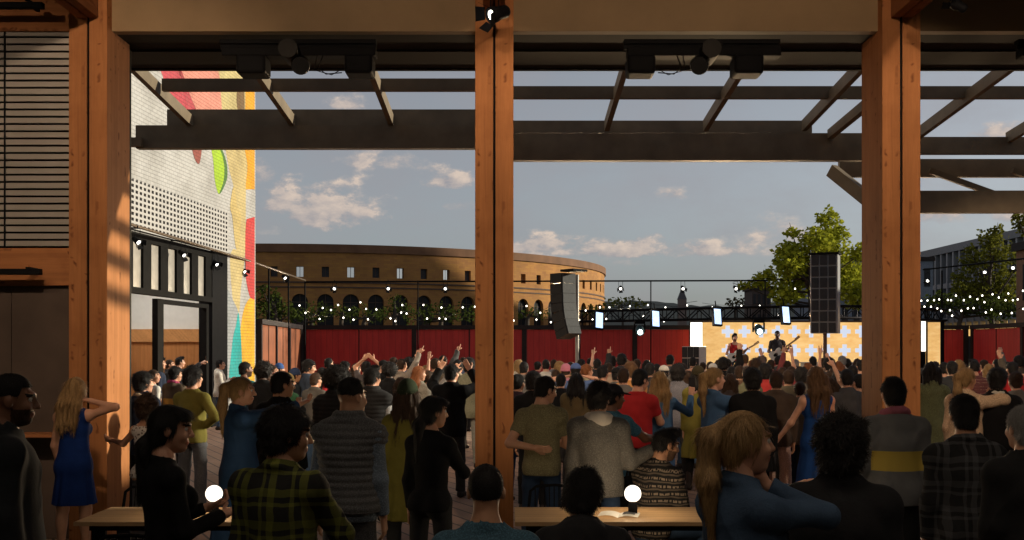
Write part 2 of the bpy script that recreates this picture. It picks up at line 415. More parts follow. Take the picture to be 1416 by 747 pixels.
    def head(s):
        E = lambda o, r, k=.02: s.ell(s.h(*o), r, 0, s.Rh, k); m = s.sex == 'm'
        P = [s.cap(s.N+s.Rt @ A3(0,.0,-.02), s.h(0,-.03,-.06), .058 if m else .047, .056 if m else .046),
             E((0,-.014,.03), (.075,.094,.09)), E((0,.03,-.03), (.06,.062,.085), .03), E((0,.062,-.088), (.032 if m else .026,.03,.026), .03),
             E((0,.086,.035), (.05,.018,.014), .02), E((.036,.07,-.025), (.022,.02,.022), .025), E((-.036,.07,-.025), (.022,.02,.022), .025),
             s.cap(s.h(0,.094,.018), s.h(0,.115,-.022), .009, .0135, k=.012), E((.012,.1,-.027), (.009,.01,.008), .008), E((-.012,.1,-.027), (.009,.01,.008), .008),
             E((0,.092,-.053), (.025,.012,.007), .008), E((0,.09,-.065), (.022,.012,.008), .008)]
        for sg in (1,-1): P.append(E((sg*.077,-.008,-.005), (.01,.02,.032), .008))
        S = [Prim('ell', .012, o=s.h(sg*.031,.1,.015), R=s.Rh, r=A3(.018,.018,.011)) for sg in (1,-1)]
        return P, S
    def hand(s, sg, h):
        sh, el, wr, w, u, shape = s.arm[sg]
        side = np.cross(w, s.Rt @ A3(0,1,0) if abs(w @ (s.Rt @ A3(0,1,0))) < .9 else s.Rt @ A3(0,0,1)); side = unit(side)
        if shape in ('relaxed', 'fist') and w[2] < .3: side = unit(np.cross(w, s.Rt @ A3(sg,0,0)))   # thumb forward
        nrm = unit(np.cross(side, w))
        thumb = -sg if shape not in ('relaxed', 'fist') or w[2] >= .3 else 1
        if shape in ('relaxed', 'fist') and w[2] < .3:
            if side @ (s.Rt @ A3(0,1,0)) < 0: side = -side
            nrm = -(s.Rt @ A3(sg,0,0)); nrm = unit(nrm-w*(nrm @ w))
        o = wr+w*.012; P = [s.cap(wr-w*.03, o, .027, .026, k=.015)]
        B = lambda a, b, c: o+w*a+side*(b*thumb)+nrm*c
        for b in (-.026,-.009,.009,.026): P.append(s.cap(B(.01, b*.8, 0), B(.082, b, 0), .014, .0135, k=.012))
        curl = dict(relaxed=(.3,.4,.3), open=(.04,.06,.05), fist=(1.3,1.5,.9), point=(1.3,1.5,.9), horns=(1.3,1.5,.9), grip=(.6,.7,.5))[shape]
        for i, (b, L) in enumerate(((.027,.068), (.009,.078), (-.01,.072), (-.028,.056))):
            c = curl
            if shape == 'point' and i == 0: c = (0,.05,.02)
            if shape == 'horns' and i in (0,3): c = (0,.05,.02)
            p = B(.085, b, 0); an = 0; sp = b*(2.2 if shape == 'open' else .6)
            for seg, cc in zip((.45,.3,.25), c):
                an += cc; q = p+(w*math.cos(an)+nrm*math.sin(an)+side*thumb*sp*math.cos(an))*L*seg; P.append(s.cap(p, q, .0095, .0085, k=.006)); p = q
        p = B(.02, .03, .002); q = p+unit(w*.7+side*thumb*.75+nrm*.35)*.042; P.append(s.cap(p, q, .015, .011, k=.012))
        q2 = q+unit(w*.9+side*thumb*(.25 if shape != 'fist' else -.4)+nrm*.4)*.032; P.append(s.cap(q, q2, .011, .009, k=.006))
        return P

def hair_prims(g, style, rnds):
    E = lambda o, r, k=.02: g.ell(g.h(*o), r, 0, g.Rh, k); H = g.h
    def face_cut(y0, z0, nape=None, slope=.0):
        def c(X, Y, Z):
            q = (X-g.Hc[0], Y-g.Hc[1], Z-g.Hc[2]); M = g.Rh
            y = q[0]*M[0,1]+q[1]*M[1,1]+q[2]*M[2,1]; z = q[0]*M[0,2]+q[1]*M[1,2]+q[2]*M[2,2]
            d = np.minimum(y-y0-slope*z, z0-z)
            return d if nape is None else np.maximum(d, nape-z+.6*np.maximum(y+.02, 0)*0)
        return c
    cap = E((0,-.018,.036), (.084,.102,.096)); cuts = []; P = [cap]; amp, fr = .004, 60
    if style == 'short': P.append(E((0,-.05,-.03), (.072,.062,.07))); cuts = [face_cut(.028, .068, -.075, .25)]
    elif style == 'fade': P = [E((0,-.014,.048), (.079,.1,.088))]; cuts = [face_cut(.03, .072, -.03, .2)]; amp = .002
    elif style == 'quiff': P += [E((0,.035,.115), (.06,.06,.035)), E((0,-.05,-.02), (.07,.058,.06))]; cuts = [face_cut(.025, .07, -.06, .25)]; amp = .007
    elif style == 'thick': P = [E((0,-.022,.04), (.1,.118,.11)), E((0,-.055,-.03), (.086,.07,.075))]; cuts = [face_cut(.03, .06, -.085, .25)]; amp, fr = .009, 45
    elif style == 'curly': P = [E((0,-.025,.045), (.115,.13,.118)), E((0,-.06,-.04), (.1,.08,.085))]; cuts = [face_cut(.035, .06, -.11, .2)]; amp, fr = .011, 60
    elif style == 'afro': P = [E((0,-.02,.05), (.15,.155,.145))]; cuts = [face_cut(.06, .055, -.12, .2)]; amp, fr = .012, 70
    elif style == 'long':
        P.append(E((0,-.03,-.02), (.088,.085,.09)))
        for x in (-.075,-.04,0,.04,.075):
            P += [g.cap(H(x,-.05,0), H(x*1.15,-.095,-.14), .042, .04), g.cap(H(x*1.15,-.095,-.14), H(x*1.1+rnds.uniform(-.01,.01),-.11,-.31-rnds.uniform(0,.06)), .038, .018)]
        cuts = [face_cut(.035, .066, None, .15)]; amp, fr = .008, 70
    elif style == 'bob':
        for x in (-.07,-.035,0,.035,.07): P.append(g.cap(H(x,-.045,.0), H(x*1.2,-.06,-.12), .048, .035))
        cuts = [face_cut(.035, .064, None, .1)]; amp, fr = .007, 60
    elif style == 'ponytail':
        P += [E((0,-.105,.05), (.03,.025,.03)), g.cap(H(0,-.1,.055), H(0,-.155,.03), .03, .036), g.cap(H(0,-.155,.03), H(.01,-.165,-.12), .038, .042), g.cap(H(.01,-.165,-.12), H(.02,-.15,-.36), .042, .012)]
        cuts = [face_cut(.028, .07, None, .3)]; amp, fr = .004, 80
        P.append(E((0,-.055,-.02), (.068,.055,.06)))
    elif style == 'lowtail':
        P += [E((0,-.05,-.03), (.075,.065,.07)), g.cap(H(0,-.095,-.05), H(0,-.12,-.1), .03, .04), g.cap(H(0,-.12,-.1), H(0,-.115,-.36), .045, .018), E((0,.05,.085), (.07,.05,.03))]
        cuts = [face_cut(.03, .062, None, .25)]; amp, fr = .004, 70
    elif style == 'bun': P += [E((0,-.1,.075), (.05,.05,.048)), E((0,-.055,-.02), (.07,.055,.06))]; cuts = [face_cut(.028, .07, -.075, .3)]
    elif style == 'buzz': P = [E((0,-.016,.034), (.0785,.0975,.0925))]; cuts = [face_cut(.03, .072, -.05, .2)]; amp = .0008
    sx = np.array(g.Rh)
    r = rnds.uniform(0, 6); hn = folds(int(r*100), amp*1.1, fr, (1,1,1))
    lng = style in ('long', 'ponytail', 'lowtail', 'bob')
    def disp(x, y, z):
        q = np.stack((x-g.Hc[0], y-g.Hc[1], z-g.Hc[2]), 1) @ sx
        a = np.arctan2(q[:,0], -q[:,1]-.02 if False else -q[:,1]+.001)
        if lng: return -amp*(np.sin(fr*q[:,0]*1.6+3*np.sin(14*q[:,2]+r))*.6+.5*np.sin(fr*2.3*q[:,0]+r+2*np.sin(9*q[:,2])))
        return hn(q[:,0], q[:,1], q[:,2])
    return P, cuts, disp

def strands(V, Q, g, style, vox, seed):
    "loose hairs standing off the hair mass"
    r = np.random.RandomState(seed); n = 6000 if vox < .01 else 2600 if vox < .0125 else 900
    a, b, c = V[Q[:,0]], V[Q[:,1]], V[Q[:,2]]; nr = np.cross(b-a, c-a); ar = np.linalg.norm(nr, axis=1)+1e-9; nr /= ar[:,None]
    i = r.choice(len(Q), n, p=ar/ar.sum()); u, w = r.rand(n,1), r.rand(n,1); p = V[Q[i,0]]*(1-u)*(1-w)+V[Q[i,1]]*u*(1-w)+V[Q[i,2]]*u*w+V[Q[i,3]]*(1-u)*w; m = nr[i]
    crown = g.h(0,-.05,.13); R3 = lambda k: r.normal(size=(n,3))*k
    L, lift, noise_ = dict(short=(.022,.35,.5), fade=(.006,.4,.5), quiff=(.03,.4,.6), thick=(.032,.4,.7), curly=(.03,.6,1.2), afro=(.03,.7,1.4), long=(.09,.06,.15), bob=(.05,.1,.25), ponytail=(.06,.03,.08), lowtail=(.05,.04,.1), bun=(.03,.15,.3), buzz=(.004,.5,.5))[style]
    fl = p-crown; fl /= np.linalg.norm(fl, axis=1)[:,None]+1e-6
    if style in ('long', 'bob', 'ponytail', 'lowtail'): fl = fl*.3+A3(0,0,-1)-g.Rh[:,1]*.15
    fl = fl+R3(noise_*.5); fl -= m*(fl*m).sum(1)[:,None]; fl /= np.linalg.norm(fl, axis=1)[:,None]+1e-6
    L = L*r.uniform(.5,1.3,(n,1)); mid = p+fl*L*.5+m*L*lift*.7; tip = p+fl*L+m*L*lift*.9+R3(.002)
    sd = np.cross(fl, m); wd = (.0013 if vox < .01 else .0018 if vox < .0125 else .003); sd = sd*wd
    base = p-m*.003; NV = np.concatenate([base-sd, base+sd, mid+sd*.8, mid-sd*.8, tip+sd*.25, tip-sd*.25]); k = np.arange(n)+len(V)
    return np.concatenate([V, NV]), np.concatenate([Q, np.stack([k, k+n, k+2*n, k+3*n], 1), np.stack([k+3*n, k+2*n, k+4*n, k+5*n], 1)])

def build_person(spec):
    "spec -> list of (part name, mesh, material keys, parent index or None) and the figure"
    sp = dict(sex='m', armR='down', armL='down', legR='stand', legL='stand', lean=0, twist=0, head=(0,0), tilt=0, bulk=1, hair='short', hat=None,
              top='tee', over=None, bottom='trousers', vox=.018, seed=1, beard=False, eyes=False, shoes=True)
    sp.update(spec); g = Figure(sp['sex'], sp['armR'], sp['armL'], sp['legR'], sp['legL'], sp['lean'], sp['twist'], sp['head'], sp['tilt'], sp['bulk'])
    h = sp['vox']; rs = random.Random(sp['seed']); out = []
    # body: one skin over torso, limbs and head, hands finer
    hp, hs = g.head()
    cover_top, cover_leg = sp['top'], sp['bottom']
    V, Q = polygonise(g.torso()+g.arms()+g.legs()+g.feet()+hp[:1], h)
    q = A3(0,0,0); parts = [(V, Q)]
    V2, Q2 = polygonise(hp, min(h, .0085 if h < .014 else .012), subtract=hs); parts.append((V2, Q2))
    for sg in (1,-1): parts.append(polygonise(g.hand(sg, h), .0055 if h < .012 else .0075))
    VV, QQ, n = [], [], 0
    for v, f in parts: VV.append(v); QQ.append(f+n); n += len(v)
    VV, QQ = np.concatenate(VV), np.concatenate(QQ)
    cen = VV[QQ].mean(1); l = (cen-g.Hc) @ g.Rh; mi = np.zeros(len(QQ), int)
    lips = (np.abs(l[:,0]) < .026) & (l[:,1] > .078) & (l[:,2] < -.047) & (l[:,2] > -.073)
    brow = (np.abs(np.abs(l[:,0])-.032) < .018) & (l[:,1] > .06) & (np.abs(l[:,2]-.034) < .0055)
    mi[lips] = 1; mi[brow] = 2
    if sp['beard']:
        bd = (l[:,2] < -.035) & (l[:,2] > -.125) & (l[:,1] > .0) & ~lips & (np.linalg.norm(l, axis=1) < .16) & ((np.abs(l[:,0]) > .028) | (l[:,2] < -.04)); mi[bd] = 3
    out.append(('body', mesh_np('body', VV, QQ, mi, 4), ('skin', 'lips', 'brow', 'beard'), None))
    if sp['eyes']:
        for sg in (1,-1):
            b = MB(); c = g.h(sg*.031,.0795,.013); b.ball(c, .0125, 0, 14); b.ball(c+g.Rh @ A3(0,.0058,-.001), .0078, 1, 10)
            me = bpy.data.meshes.new('eye'); me.from_pydata(b.v, [], b.f); me.polygons.foreach_set('material_index', b.m); me.polygons.foreach_set('use_smooth', b.smooth)
            me.materials.append(None); me.materials.append(None); out.append(('eye', me, ('eyewhite', 'iris'), None))
    # hair or hat
    if sp['hair']:
        P, cuts, disp = hair_prims(g, sp['hair'], rs)
        if sp['hat'] is not None:
            z1 = g.h(0,0,.045)
            up = g.Rh[:,2]; cuts = cuts+[lambda X, Y, Z: (X-z1[0])*up[0]+(Y-z1[1])*up[1]+(Z-z1[2])*up[2]]
        v, f = polygonise(P, max(h*.7, .0065) if h < .014 else .012, cuts, disp)
        if len(f):
            v, f = strands(v, f, g, sp['hair'], h, rs.randint(0, 9999)); out.append(('hair', mesh_np('hair', v, f), ('hair',), None))
    if sp['hat']:
        E = lambda o, r, k=.02: g.ell(g.h(*o), r, 0, g.Rh, k); up = g.Rh[:,2]
        if sp['hat'] == 'beanie':
            P = [E((0,-.018,.05), (.094,.112,.108))]+[g.cap(g.h(.088*math.cos(a),-.018+.105*math.sin(a),.028), g.h(.088*math.cos(a+.52),-.018+.105*math.sin(a+.52),.028), .014, .014, k=.01) for a in np.arange(0, 6.28, .5236)]
            z1 = g.h(0,0,.012); cuts = [lambda X, Y, Z: -((X-z1[0])*up[0]+(Y-z1[1])*up[1]+(Z-z1[2])*up[2])]
        else:
            P = [E((0,-.016,.05), (.09,.108,.09)), Prim('ell', .01, o=g.h(0,.115,.052), R=g.Rh @ rx(-.12), r=A3(.07,.085,.008))]
            z1 = g.h(0,0,.04); cuts = [lambda X, Y, Z: -((X-z1[0])*up[0]+(Y-z1[1])*up[1]+(Z-z1[2])*up[2])]
        v, f = polygonise(P, min(h, .011), cuts); out.append((sp['hat'] if sp['hat'] == 'beanie' else 'cap', mesh_np('hat', v, f), ('hat',), None))
    # garments
    def hemcut(z, tilt=0):
        o = g.t(0,0,z); n = g.Rt[:,2]
        return lambda X, Y, Z: -((X-o[0])*n[0]+(Y-o[1])*n[1]+(Z-o[2])*n[2])
    def neckcut(z=.535, rad=.07):
        o = g.t(0,0,z); n = unit(g.Rt @ A3(0,.3,1))
        a = g.Rt[:,2]; c0 = g.t(0,-.005,0)
        def c(X, Y, Z):
            x, y, w = X-c0[0], Y-c0[1], Z-c0[2]; q = x*a[0]+y*a[1]+w*a[2]
            r = np.sqrt((x-q*a[0])**2+(y-q*a[1])**2+(w-q*a[2])**2)
            return np.minimum((X-o[0])*n[0]+(Y-o[1])*n[1]+(Z-o[2])*n[2], rad-r)
        return c
    def ring(z, r, y=0, rr=.016, tz=.25, open_=0):
        P = []; K = 12
        for i in range(K):
            a, b = 2*math.pi*i/K, 2*math.pi*(i+1)/K
            if open_ and abs((a+b)/2-math.pi/2) < open_: continue
            p = lambda t: g.t(r*math.cos(t), y-.012+r*.95*math.sin(t), z-tz*r*math.sin(t))
            P.append(g.cap(p(a), p(b), rr, rr, k=.012))
        return P
    def garment(kind):
        m = g.sex == 'm'; off, sl, hem = dict(tee=(.015,.62,-.1), shirt=(.018,1.96,-.12), sweater=(.02,1.95,-.08), long=(.012,1.97,-.08), jacket=(.03,1.97,-.14), denim=(.017,1.96,-.07), hoodie=(.028,1.97,-.12),
            coat=(.03,1.98,-.05), puffer=(.045,1.97,-.08), vest=(.04,.02,-.06), tank=(.009,.02,-.08), blazer=(.026,1.95,-.16), dress=(.008,.02,-.05), cami=(.008,.02,-.07), jumpsuit=(.02,1.95,-.1))[kind]
        P = g.torso(off, .6 if kind not in ('dress', 'cami', 'tank', 'long') else .15)
        if not g.sit:
            rw = (.158 if m else .15)*g.bulk+off; rd = (.112 if m else .105)*g.bulk+off
            dz = .34 if kind not in ('dress', 'long', 'cami') else .05
            P.append(Prim('skirt', .03, o=g.P, R=g.Rt, z0=dz, z1=hem-.01, r0=(rw*.8, rd*.78), r1=(rw*1.03, rd*1.13), pw=.45, fold=.03, nf=7, ph=rs.uniform(0,6)))
        if kind not in ('vest', 'tank', 'dress', 'cami'): P += g.arms(off, sl)
        cuts = [neckcut(.47, .1) if kind in ('dress', 'tank', 'cami') else neckcut(.533 if kind in ('tee', 'sweater', 'long') else .56, .08)]
        if kind in ('coat', 'dress'):
            zl = -.52 if kind == 'coat' else -.36
            zl = sp.get('hem', zl); wide = sp.get('flare', 1.0)
            rw = (.165 if m else .155)+off; rd = .118+off
            P.append(Prim('skirt', .05, o=g.P, R=np.eye(3), z0=.2, z1=zl, r0=(rw*.72, rd*.75), r1=(rw*1.3*wide, rd*1.55*wide), pw=.75, fold=.06, nf=8, ph=rs.uniform(0,6)))
        else: cuts.append(hemcut(hem))
        amp = dict(tee=.0075, sweater=.009, long=.0045, puffer=.004, vest=.002, dress=.003, tank=.003, cami=.003).get(kind, .0105)
        fo = folds(sp['seed']*7+3, amp)
        if kind in ('vest', 'puffer'):
            n = g.Rt[:,2]; pz = g.P
            disp = lambda x, y, z: fo(x, y, z)-.009*np.abs(np.sin(((x-pz[0])*n[0]+(y-pz[1])*n[1]+(z-pz[2])*n[2])*math.pi/.047))
        else: disp = fo
        if kind in ('jacket', 'denim', 'shirt', 'coat', 'blazer', 'vest', 'puffer', 'jumpsuit'): P += ring(.528, .064+off*.4 if m else .058+off*.4, rr=.019)
        if kind == 'hoodie': P += [g.ell(g.t(0,-.085,.485), (.115,.062,.075)), *ring(.515, .082, -.01, rr=.028)]
        if kind in ('sweater', 'tee', 'long'): P += ring(.512, .064 if m else .056, rr=.013)
        v, f = polygonise(P, h if kind != 'vest' else min(h, .012), cuts, disp)
        return v, f
    nm = dict(tee='t_shirt', shirt='shirt', sweater='sweater', long='top', jacket='jacket', denim='denim_jacket', hoodie='hoodie', coat='coat', puffer='puffer_jacket', vest='padded_vest', tank='tank_top', blazer='blazer', dress='dress', cami='top', jumpsuit='jumpsuit_top')
    for key, slot in (('top', 'top'), ('over', 'over')):
        if sp[key]:
            v, f = garment(sp[key]); out.append((nm[sp[key]], mesh_np(sp[key], v, f), (slot,), None))
    if sp.get('collar'):
        fat = sp['collar'] == 'hood'
        P = ring(.525 if fat else .545 if sp['collar'] == 'scarf' else .535, .092 if fat else .08 if sp['collar'] == 'scarf' else .07, -.012, rr=.034 if fat else .032 if sp['collar'] == 'scarf' else .021, tz=.3)+([g.ell(g.t(0,-.1,.5), (.115,.06,.06))] if fat else [])
        v, f = polygonise(P, min(h, .011), [], folds(sp['seed'], .006, 40)); out.append(({'hood': 'hood', 'scarf': 'scarf'}.get(sp['collar'], 'collar'), mesh_np('collar', v, f), ('collar',), None))
    if sp['bottom'] in ('trousers', 'wide', 'jeans', 'slim'):
        off = dict(trousers=.017, jeans=.014, wide=.03, slim=.011)[sp['bottom']]
        P = g.legs(off, 2.0, k=.02, flare=.012 if sp['bottom'] != 'slim' else 0)
        P += [g.ell(g.t(0,0,-.02), (.156 if g.sex == 'm' else .159,.11,.11), .004, np.eye(3) if g.sit else None)]
        P += [g.ell(g.t(sg*.075,-.053,-.045), (.084,.078,.09), .004) for sg in (1,-1)] if not g.sit else []
        v, f = polygonise(P, h, [hemcut(-.3) if False else (lambda X, Y, Z: 0*X+0*Y+(Z-(g.P[2]+.075)))], folds(sp['seed']*5+1, .009 if sp['bottom'] != 'slim' else .003, 26, (1,1,1)))
        out.append(('jeans' if sp['bottom'] == 'jeans' else 'trousers', mesh_np('trousers', v, f), ('bottom',), None))
    if sp['shoes']:
        for sg in (1,-1):
            an = g.leg[sg][2]; z = an[2]
            P = [g.cap(an+A3(0,0,.035 if sp['shoes'] != 'boots' else .2), an+A3(0,-.01,-.03), .046, .046), g.cap(A3(an[0],an[1]-.045,z-.045), A3(an[0]+sg*.022,an[1]+.135,z-.052), .043, .037)]
            fl = z-.085
            v, f = polygonise(P, min(h, .012), [lambda X, Y, Z: 0*X+0*Y+(fl-Z)]); out.append(('boot' if sp['shoes'] == 'boots' else 'shoe', mesh_np('shoe', v, f), ('shoe',), None))
    return out, g

# ---- clothing, skin and hair materials
def m_skin(col):
    key = ('skin', col)
    if key in MATS: return MATS[key]
    m, nt, b = newmat('skin'); v = objco(nt); n = noise(nt, v, 9, 4)
    c = ramp(nt, n, [(.3, (col[0]*.88, col[1]*.8, col[2]*.78)), (.7, (col[0]*1.08, col[1]*1.05, col[2]*1.02))])
    nt.links.new(c, b.inputs['Base Color']); b.inputs['Roughness'].default_value = .52
    b.inputs['Subsurface Weight'].default_value = 0
    bump(nt, b, noise(nt, v, 260, 2), .12, .001); MATS[key] = m; return m
def m_hair(col):
    key = ('hair', col)
    if key in MATS: return MATS[key]
    m, nt, b = newmat('hair'); v = objco(nt, (160,160,14)); n = noise(nt, v, 1, 3, .6, .6); big = noise(nt, objco(nt, (30,30,5)), 1, 3)
    c = ramp(nt, n, [(.3, dk(col, .5)), (.55, col), (.78, dk(col, 1.5))]); c = mix(nt, math_(nt, 'MULTIPLY', big, .5), c, dk(col, .45))
    nt.links.new(c, b.inputs['Base Color']); b.inputs['Roughness'].default_value = .68; b.inputs['Specular IOR Level'].default_value = .3; bump(nt, b, n, .6, .004); MATS[key] = m; return m
def m_cloth(col, kind='plain', col2=None):
    key = ('cloth', col, kind, col2)
    if key in MATS: return MATS[key]
    m, nt, b = newmat(kind+'_cloth'); v = objco(nt); n = noise(nt, v, 5, 5)
    c = ramp(nt, n, [(.3, dk(col, .78)), (.7, dk(col, 1.16))])
    X = xyz(nt, v)
    sn = lambda s, f, ph=0: math_(nt, 'SINE', math_(nt, 'MULTIPLY_ADD', s, f, ph))
    wob = math_(nt, 'MULTIPLY', noise(nt, v, 6, 2), .05)
    Xw, Zw = math_(nt, 'ADD', X[0], wob), math_(nt, 'ADD', X[2], wob)
    if kind == 'plaid':
        gt = lambda a, t: math_(nt, 'GREATER_THAN', a, t)
        a = math_(nt, 'ADD', math_(nt, 'MULTIPLY', gt(sn(Xw, 42), .72), .55), math_(nt, 'MULTIPLY', gt(sn(Zw, 42), .72), .5), clamp=True)
        a2 = math_(nt, 'ADD', math_(nt, 'MULTIPLY', gt(sn(Xw, 42, 2.2), .93), .5), math_(nt, 'MULTIPLY', gt(sn(Zw, 42, 2.2), .93), .5), clamp=True)
        c = mix(nt, math_(nt, 'MULTIPLY', a, .85), c, col2); c = mix(nt, math_(nt, 'MULTIPLY', a2, .6), c, dk(col2, 1.4))
    elif kind == 'stripe':
        s1 = math_(nt, 'GREATER_THAN', sn(Zw, 105), .55); s2 = math_(nt, 'GREATER_THAN', sn(Zw, 105, 2.6), .8)
        dots = math_(nt, 'GREATER_THAN', math_(nt, 'ADD', sn(Xw, 300), sn(X[1], 300)), -.3)
        c = mix(nt, math_(nt, 'MULTIPLY', math_(nt, 'MULTIPLY', s1, dots), .8), c, col2); c = mix(nt, math_(nt, 'MULTIPLY', s2, .5), c, dk(col2, .7))
    elif kind == 'band':
        lo, hi = 1.07, 1.215
        s = math_(nt, 'MULTIPLY', math_(nt, 'GREATER_THAN', X[2], lo), math_(nt, 'LESS_THAN', X[2], hi))
        s = math_(nt, 'MULTIPLY', s, math_(nt, 'LESS_THAN', math_(nt, 'ABSOLUTE', X[0]), .185)); c = mix(nt, s, c, col2)
    elif kind == 'print':
        vo = nt.nodes.new('ShaderNodeTexVoronoi'); vo.inputs['Scale'].default_value = 30; nt.links.new(v, vo.inputs['Vector'])
        c = mix(nt, ramp(nt, vo.outputs['Distance'], [(.28, (1,1,1)), (.34, (0,0,0))]), c, col2)
    elif kind == 'denim':
        w = noise(nt, objco(nt, (220,220,30)), 1, 3); c = mix(nt, math_(nt, 'MULTIPLY', w, .55), c, dk(col, 1.9))
    elif kind == 'knit':
        w = sn(X[2], 700); c = mix(nt, math_(nt, 'MULTIPLY', math_(nt, 'MULTIPLY_ADD', w, .5, .5), .35), c, dk(col, .55))
    elif kind == 'heather':
        w = noise(nt, v, 130, 3); c = mix(nt, ramp(nt, w, [(.45, (0,0,0)), (.7, (1,1,1))]), c, dk(col, 2.0))
    nt.links.new(c, b.inputs['Base Color']); b.inputs['Roughness'].default_value = .88 if kind != 'shiny' else .35
    b.inputs['Sheen Weight'].default_value = .0; b.inputs['Specular IOR Level'].default_value = .15
    fine = noise(nt, v, 420, 2); med = noise(nt, v, 38, 5, .6, .8)
    bump(nt, b, math_(nt, 'ADD', math_(nt, 'MULTIPLY', fine, .25), med), .45, .006)
    MATS[key] = m; return m
EYEW = None
def person_mats(look):
    "look: skin, hair, top, over, bottom, hat, shoe -> material dict"
    sk = look.get('skin', (.45,.26,.18)); hr = look.get('hair', (.012,.009,.008))
    C = lambda v: v if isinstance(v, bpy.types.Material) else (m_cloth(*v) if isinstance(v[0], tuple) else m_cloth(v))
    return dict(skin=m_skin(sk), lips=m_skin((sk[0]*.85, sk[1]*.55, sk[2]*.55)), beard=m_hair(tuple(.28*a+.72*b for a, b in zip(sk, hr))), brow=m_hair(dk(hr, .8)), hair=m_hair(hr), top=C(look.get('top', (.03,.03,.035))), over=C(look.get('over', (.03,.03,.035))),
        bottom=C(look.get('bottom', (.02,.022,.03))), hat=C(look.get('hat', (.02,.02,.03))), collar=C(look.get('collar', (.5,.45,.4))), shoe=m_plain('shoe_leather', (.025,.02,.02), .5), eyewhite=m_plain('eye_white', (.6,.58,.55), .25, bmp=0), iris=m_plain('iris_dark', (.03,.015,.01), .15, bmp=0))
def dress(o, keys, mats):
    for i, k in enumerate(keys):
        s = o.material_slots[i]; s.link = 'OBJECT'; s.material = mats[k]
VARIANT = {}
def place_person(spec, look, px, ytop, s, yaw, label, group='concert crowd', key=None, z0=0, scale=None, cat='person'):
    d = F/s; ztop = EYE-(ytop-HY)/s-z0
    if key is not None and key in VARIANT: parts, g = VARIANT[key]
    else:
        parts, g = build_person(spec)
        if key is not None: VARIANT[key] = (parts, g)
    extra = {'afro': .07, 'curly': .03, 'thick': .02, 'quiff': .02}.get(spec.get('hair', 'short'), .008) if not spec.get('hat') else .025
    sc = scale or min(1.1, max(.86, ztop/(g.top+extra)))
    M = Matrix.Rotation(-R(yaw), 3, 'Z'); ho = M @ Vector(g.Hc)*sc
    root = empty('person', (xat(px, d)-ho.x, d-ho.y, z0), -R(yaw), label, cat, group); root.scale = (sc, sc, sc)
    mats = person_mats(look)
    for name, me, keys, _ in parts:
        o = bpy.data.objects.new(name, me); COL.objects.link(o); o.parent = root; dress(o, keys, mats)
    root['_g'] = 0; del root['_g']
    return root, g, sc
def hand_world(root, g, sc, sg, ext=.1):
    p = Vector(g.arm[sg][2]+g.arm[sg][3]*ext)*sc
    return Matrix.Translation(root.location) @ Matrix.Rotation(root.rotation_euler.z, 4, 'Z') @ p
# ---------------------------------------------------------------- setting
WOOD = m_wood('glulam', (.40,.165,.062)); WOODX = m_wood('glulam_beam', (.38,.155,.06), 'X'); WOODY = m_wood('glulam_joist', (.30,.12,.05), 'Y')
STEEL = m_plain('dark_steel', (.17,.13,.085), .6, .0, .2, 3); BLACK = m_plain('black_metal', (.008,.008,.009), .6, .0, spec=.04); JOINT = m_plain('joint_gap', (.006,.005,.005), .8)
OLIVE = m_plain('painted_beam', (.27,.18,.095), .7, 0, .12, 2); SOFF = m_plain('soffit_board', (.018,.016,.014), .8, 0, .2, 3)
CONC = m_plain('hall_concrete', (.10,.085,.075), .6, 0, .25, 1.2); DARKB = m_plain('dark_board', (.075,.052,.04), .75, 0, .2, 2)
LENS = m_emit('lit_lens', (1,.95,.85), 5)

# ground, plaza paving, hall floor
def m_ground():
    m, nt, b = newmat('earth'); v = objco(nt); n = noise(nt, v, .05, 6)
    nt.links.new(ramp(nt, n, [(.3, (.05,.055,.03)), (.7, (.12,.11,.08))]), b.inputs['Base Color']); b.inputs['Roughness'].default_value = .95; return m
def m_paving():
    m, nt, b = newmat('brick_paving'); v = objco(nt, (1,1,1), (0,0,R(63)))
    br = nt.nodes.new('ShaderNodeTexBrick'); br.inputs['Scale'].default_value = 1; br.inputs['Brick Width'].default_value = 2.4; br.inputs['Row Height'].default_value = .24
    br.inputs['Mortar Size'].default_value = .014; br.inputs['Color1'].default_value = (.27,.155,.105,1); br.inputs['Color2'].default_value = (.34,.205,.14,1); br.inputs['Mortar'].default_value = (.06,.04,.03,1)
    nt.links.new(v, br.inputs['Vector']); n = noise(nt, v, 1.1, 6)
    c = mix(nt, .6, br.outputs['Color'], ramp(nt, n, [(.3, (.5,.5,.5)), (.7, (1,1,1))]), 'MULTIPLY')
    nt.links.new(c, b.inputs['Base Color']); b.inputs['Roughness'].default_value = .7
    bump(nt, b, math_(nt, 'SUBTRACT', 1.0, br.outputs['Fac']), .5, .01); return m
tag(MB().box((-3000,-1500,-1), (3000,5000,-.012)).build('ground', m_ground()), kind='structure')
tag(MB().box((-12,10.6,-.2), (17.2,40,0)).build('plaza_paving', m_paving()), kind='structure')
tag(MB().box((-9,-8,-.2), (12.6,10.596,.002)).build('hall_floor', CONC), kind='structure')
